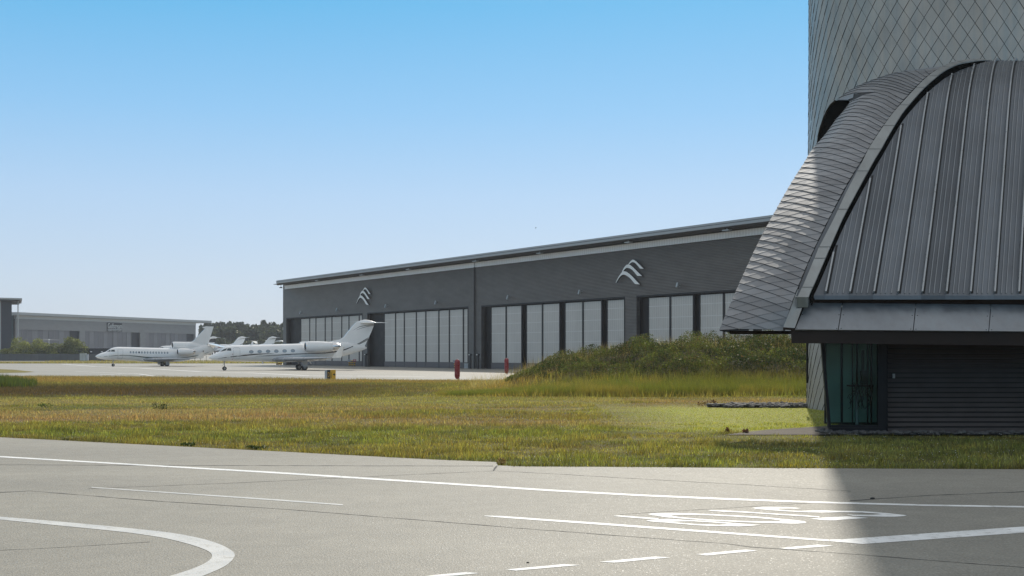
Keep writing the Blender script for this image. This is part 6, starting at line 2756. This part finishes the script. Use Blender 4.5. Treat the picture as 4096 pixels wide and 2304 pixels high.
SH = [(22, 1393, 60, "low olive bush at the left edge over the fence", .3), (72, 1345, 56, "tall pale bush around the roof post", .75), (50, 1388, 60, "low green bush below the dark hangar wall", .45),
      (98, 1368, 56, "pale silvery bush right of the roof post", .9), (128, 1376, 90, "large dark green rounded bush, darkest in the row", .05), (150, 1353, 60, "pale olive bush rising left of the white T-tail", .8),
      (178, 1368, 60, "yellow green bush in front of the white T-tail", .65), (222, 1370, 56, "mid green bush right of the white T-tail", .4), (243, 1382, 60, "low dark bush with brown tips", .15),
      (272, 1347, 48, "tall pointed bush second from the right of the row", .5), (298, 1352, 60, "tallest rounded bush near the right end of the row", .6), (322, 1378, 46, "low pale bush at the right end of the row", .8)]
for k, (px, yt, w, lab, tone) in enumerate(SH):
    shrub(px, yt, w * 1.9, 398 + 2.2 * (k % 3) + (3 if yt < 1360 else 0), 0.1, lab, tone, 100 + k, 3600, size=.22)


# wood beyond: single trees
def tree(px, ytop, wpx, Y, tone, seed, label, n=1500, hz=0.62):
    rs = np.random.default_rng(seed)
    s_ = Y / FPX
    x = (px - CX) * s_
    H = CAM_H + (HY - ytop) * s_ - 2.0
    w = wpx * s_ / 2
    r = empty("tree", (x, Y, 2.0), 0, label, "tree", "trees of the wood beyond the airfield")
    cs, rr_ = [], []
    for k in range(10):
        a, zc = rs.uniform(-.75, .75), rs.uniform(1 - hz, .88)
        env = math.sqrt(max(.1, 1 - ((zc - .6) / .55) ** 2))
        cs.append((a * w * env, rs.uniform(-.6, .6) * w * env, H * zc))
        q_ = rs.uniform(.3, .5)
        rr_.append((w * q_, w * q_, min(H * rs.uniform(.12, .2), H * (1 - zc) + .5)))
    cs.append((rs.uniform(-.2, .2) * w, 0, H * .84))
    rr_.append((w * .42, w * .42, H * .16))
    bc_ = np.array([[.040, .055, .030]]) * (1 - tone) + np.array([[.13, .145, .075]]) * tone

    def colf(p_, k):
        return np.clip(bc_ * np.exp(rs.normal(0, .3, (k, 1))), 0, 1)
    V, F, C = leafcloud(cs, rr_, n, .75, colf, rs)
    mesh_np("crown", V, F, C, M['far_leaf'], 4, r)
    q = MB()
    q.tube([(0, 0, 0), (0.1, 0, H * .35), (0, 0.1, H * .7)], [.45, .32, .12], M['bark'], 7)
    for c in cs[:4]:
        q.tube([(0, 0, H * .35), (c[0] * .7, c[1] * .7, c[2])], [.2, .06], M['bark'], 5)
    q.build("trunk", None, r, recalc=False)


TR = [(808, 1300, 40, 690, .3), (830, 1292, 34, 690, .2), (850, 1291, 36, 690, .35), (872, 1287, 40, 690, .2), (896, 1291, 40, 690, .3), (916, 1288, 44, 690, .5), (942, 1292, 38, 690, .25), (966, 1291, 46, 690, .4),
      (990, 1294, 40, 690, .3), (1014, 1298, 42, 690, .35), (1034, 1301, 36, 690, .3), (1052, 1281, 34, 680, .55), (1064, 1292, 38, 680, .3), (1084, 1289, 36, 690, .4), (1104, 1297, 40, 690, .45), (1124, 1295, 36, 690, .4), (1142, 1292, 40, 690, .3), (1166, 1300, 40, 690, .3),
      (842, 1312, 50, 650, .45), (884, 1306, 60, 650, .4), (936, 1305, 56, 650, .45), (980, 1304, 50, 650, .4), (1040, 1308, 56, 650, .4), (1090, 1306, 60, 650, .5), (1136, 1312, 50, 650, .35),
      (826, 1334, 40, 610, .5), (860, 1328, 44, 610, .4), (912, 1312, 66, 610, .08), (958, 1326, 34, 610, .75), (1012, 1308, 84, 610, .03), (1060, 1328, 36, 610, .8), (1104, 1318, 84, 610, .05), (1150, 1330, 50, 610, .4),
      (876, 1356, 46, 570, .6), (836, 1362, 50, 570, .6), (930, 1366, 44, 570, .55), (1000, 1366, 40, 570, .7), (1050, 1360, 30, 570, .7), (1118, 1372, 34, 570, .6)]
tone_w = lambda t: "darkest" if t < .1 else "dark" if t < .32 else "mid green" if t < .5 else "pale"
row_n = {690: "skyline", 680: "skyline", 650: "second row", 610: "front row", 570: "low"}
seen_l = {}
for k, (px, yt, w, Y, tone) in enumerate(TR):
    if px < 862:
        near = "behind the trijet fin"
    elif px < 940:
        near = "right of the trijet fin"
    elif px < 1005:
        near = "above the plain far fin"
    elif px < 1065:
        near = "between the far fins"
    else:
        near = "by the hangar corner"
    lab = f"{tone_w(tone)} {'broad' if w > 55 else 'narrow' if w < 38 else 'round'} {row_n[Y]} tree {near}"
    c_n = seen_l.get(lab, 0)
    seen_l[lab] = c_n + 1
    lab += ["", ", right of its like", ", next further right", ", last further right"][min(c_n, 3)]
    tree(px, yt, w * 1.15, Y, tone, 300 + k, lab, 2300)

# a bird in flight
c_ = P(2143, 912, 120)
q = MB()
loft(q, [(-.22, .0, -.01, .01), (-.12, .05, -.05, .05), (0.05, .06, -.06, .06), (.2, .03, -.03, .04), (.32, .01, -.01, .06)], M['feather'], 10)
for s_ in (-1, 1):
    q.add([(-.1, s_ * .03, .02), (.08, s_ * .03, .02), (.06, s_ * .28, .12), (.12, s_ * .5, .06), (-.04, s_ * .3, .13)], [(0, 1, 2, 3, 4)], M['feather'])
o_ = q.build("bird", None, recalc=False)
o_.location = c_
o_.rotation_euler = (math.radians(20), math.radians(-35), math.radians(-20))
o_.scale = (.42, .42, .42)
tag(o_, "small dark bird flying above the hangar roof", "bird")


# ------------------------------------------------------------------ thin summer haze
hz_ = MB()
hz_.box(-700, 400, -60, 900, -1.1, 45, None)
hm = bpy.data.materials.new("haze_air")
hm.use_nodes = True
hn_ = hm.node_tree.nodes
hn_.clear()
h_out = hn_.new("ShaderNodeOutputMaterial")
h_vol = hn_.new("ShaderNodeVolumePrincipled")
h_vol.inputs["Color"].default_value = (0.86, 0.91, 1.0, 1)
h_vol.inputs["Density"].default_value = 0.00017
h_vol.inputs["Anisotropy"].default_value = 0.3
hm.node_tree.links.new(h_vol.outputs[0], h_out.inputs["Volume"])
tag(hz_.build("haze", hm), kind="stuff")
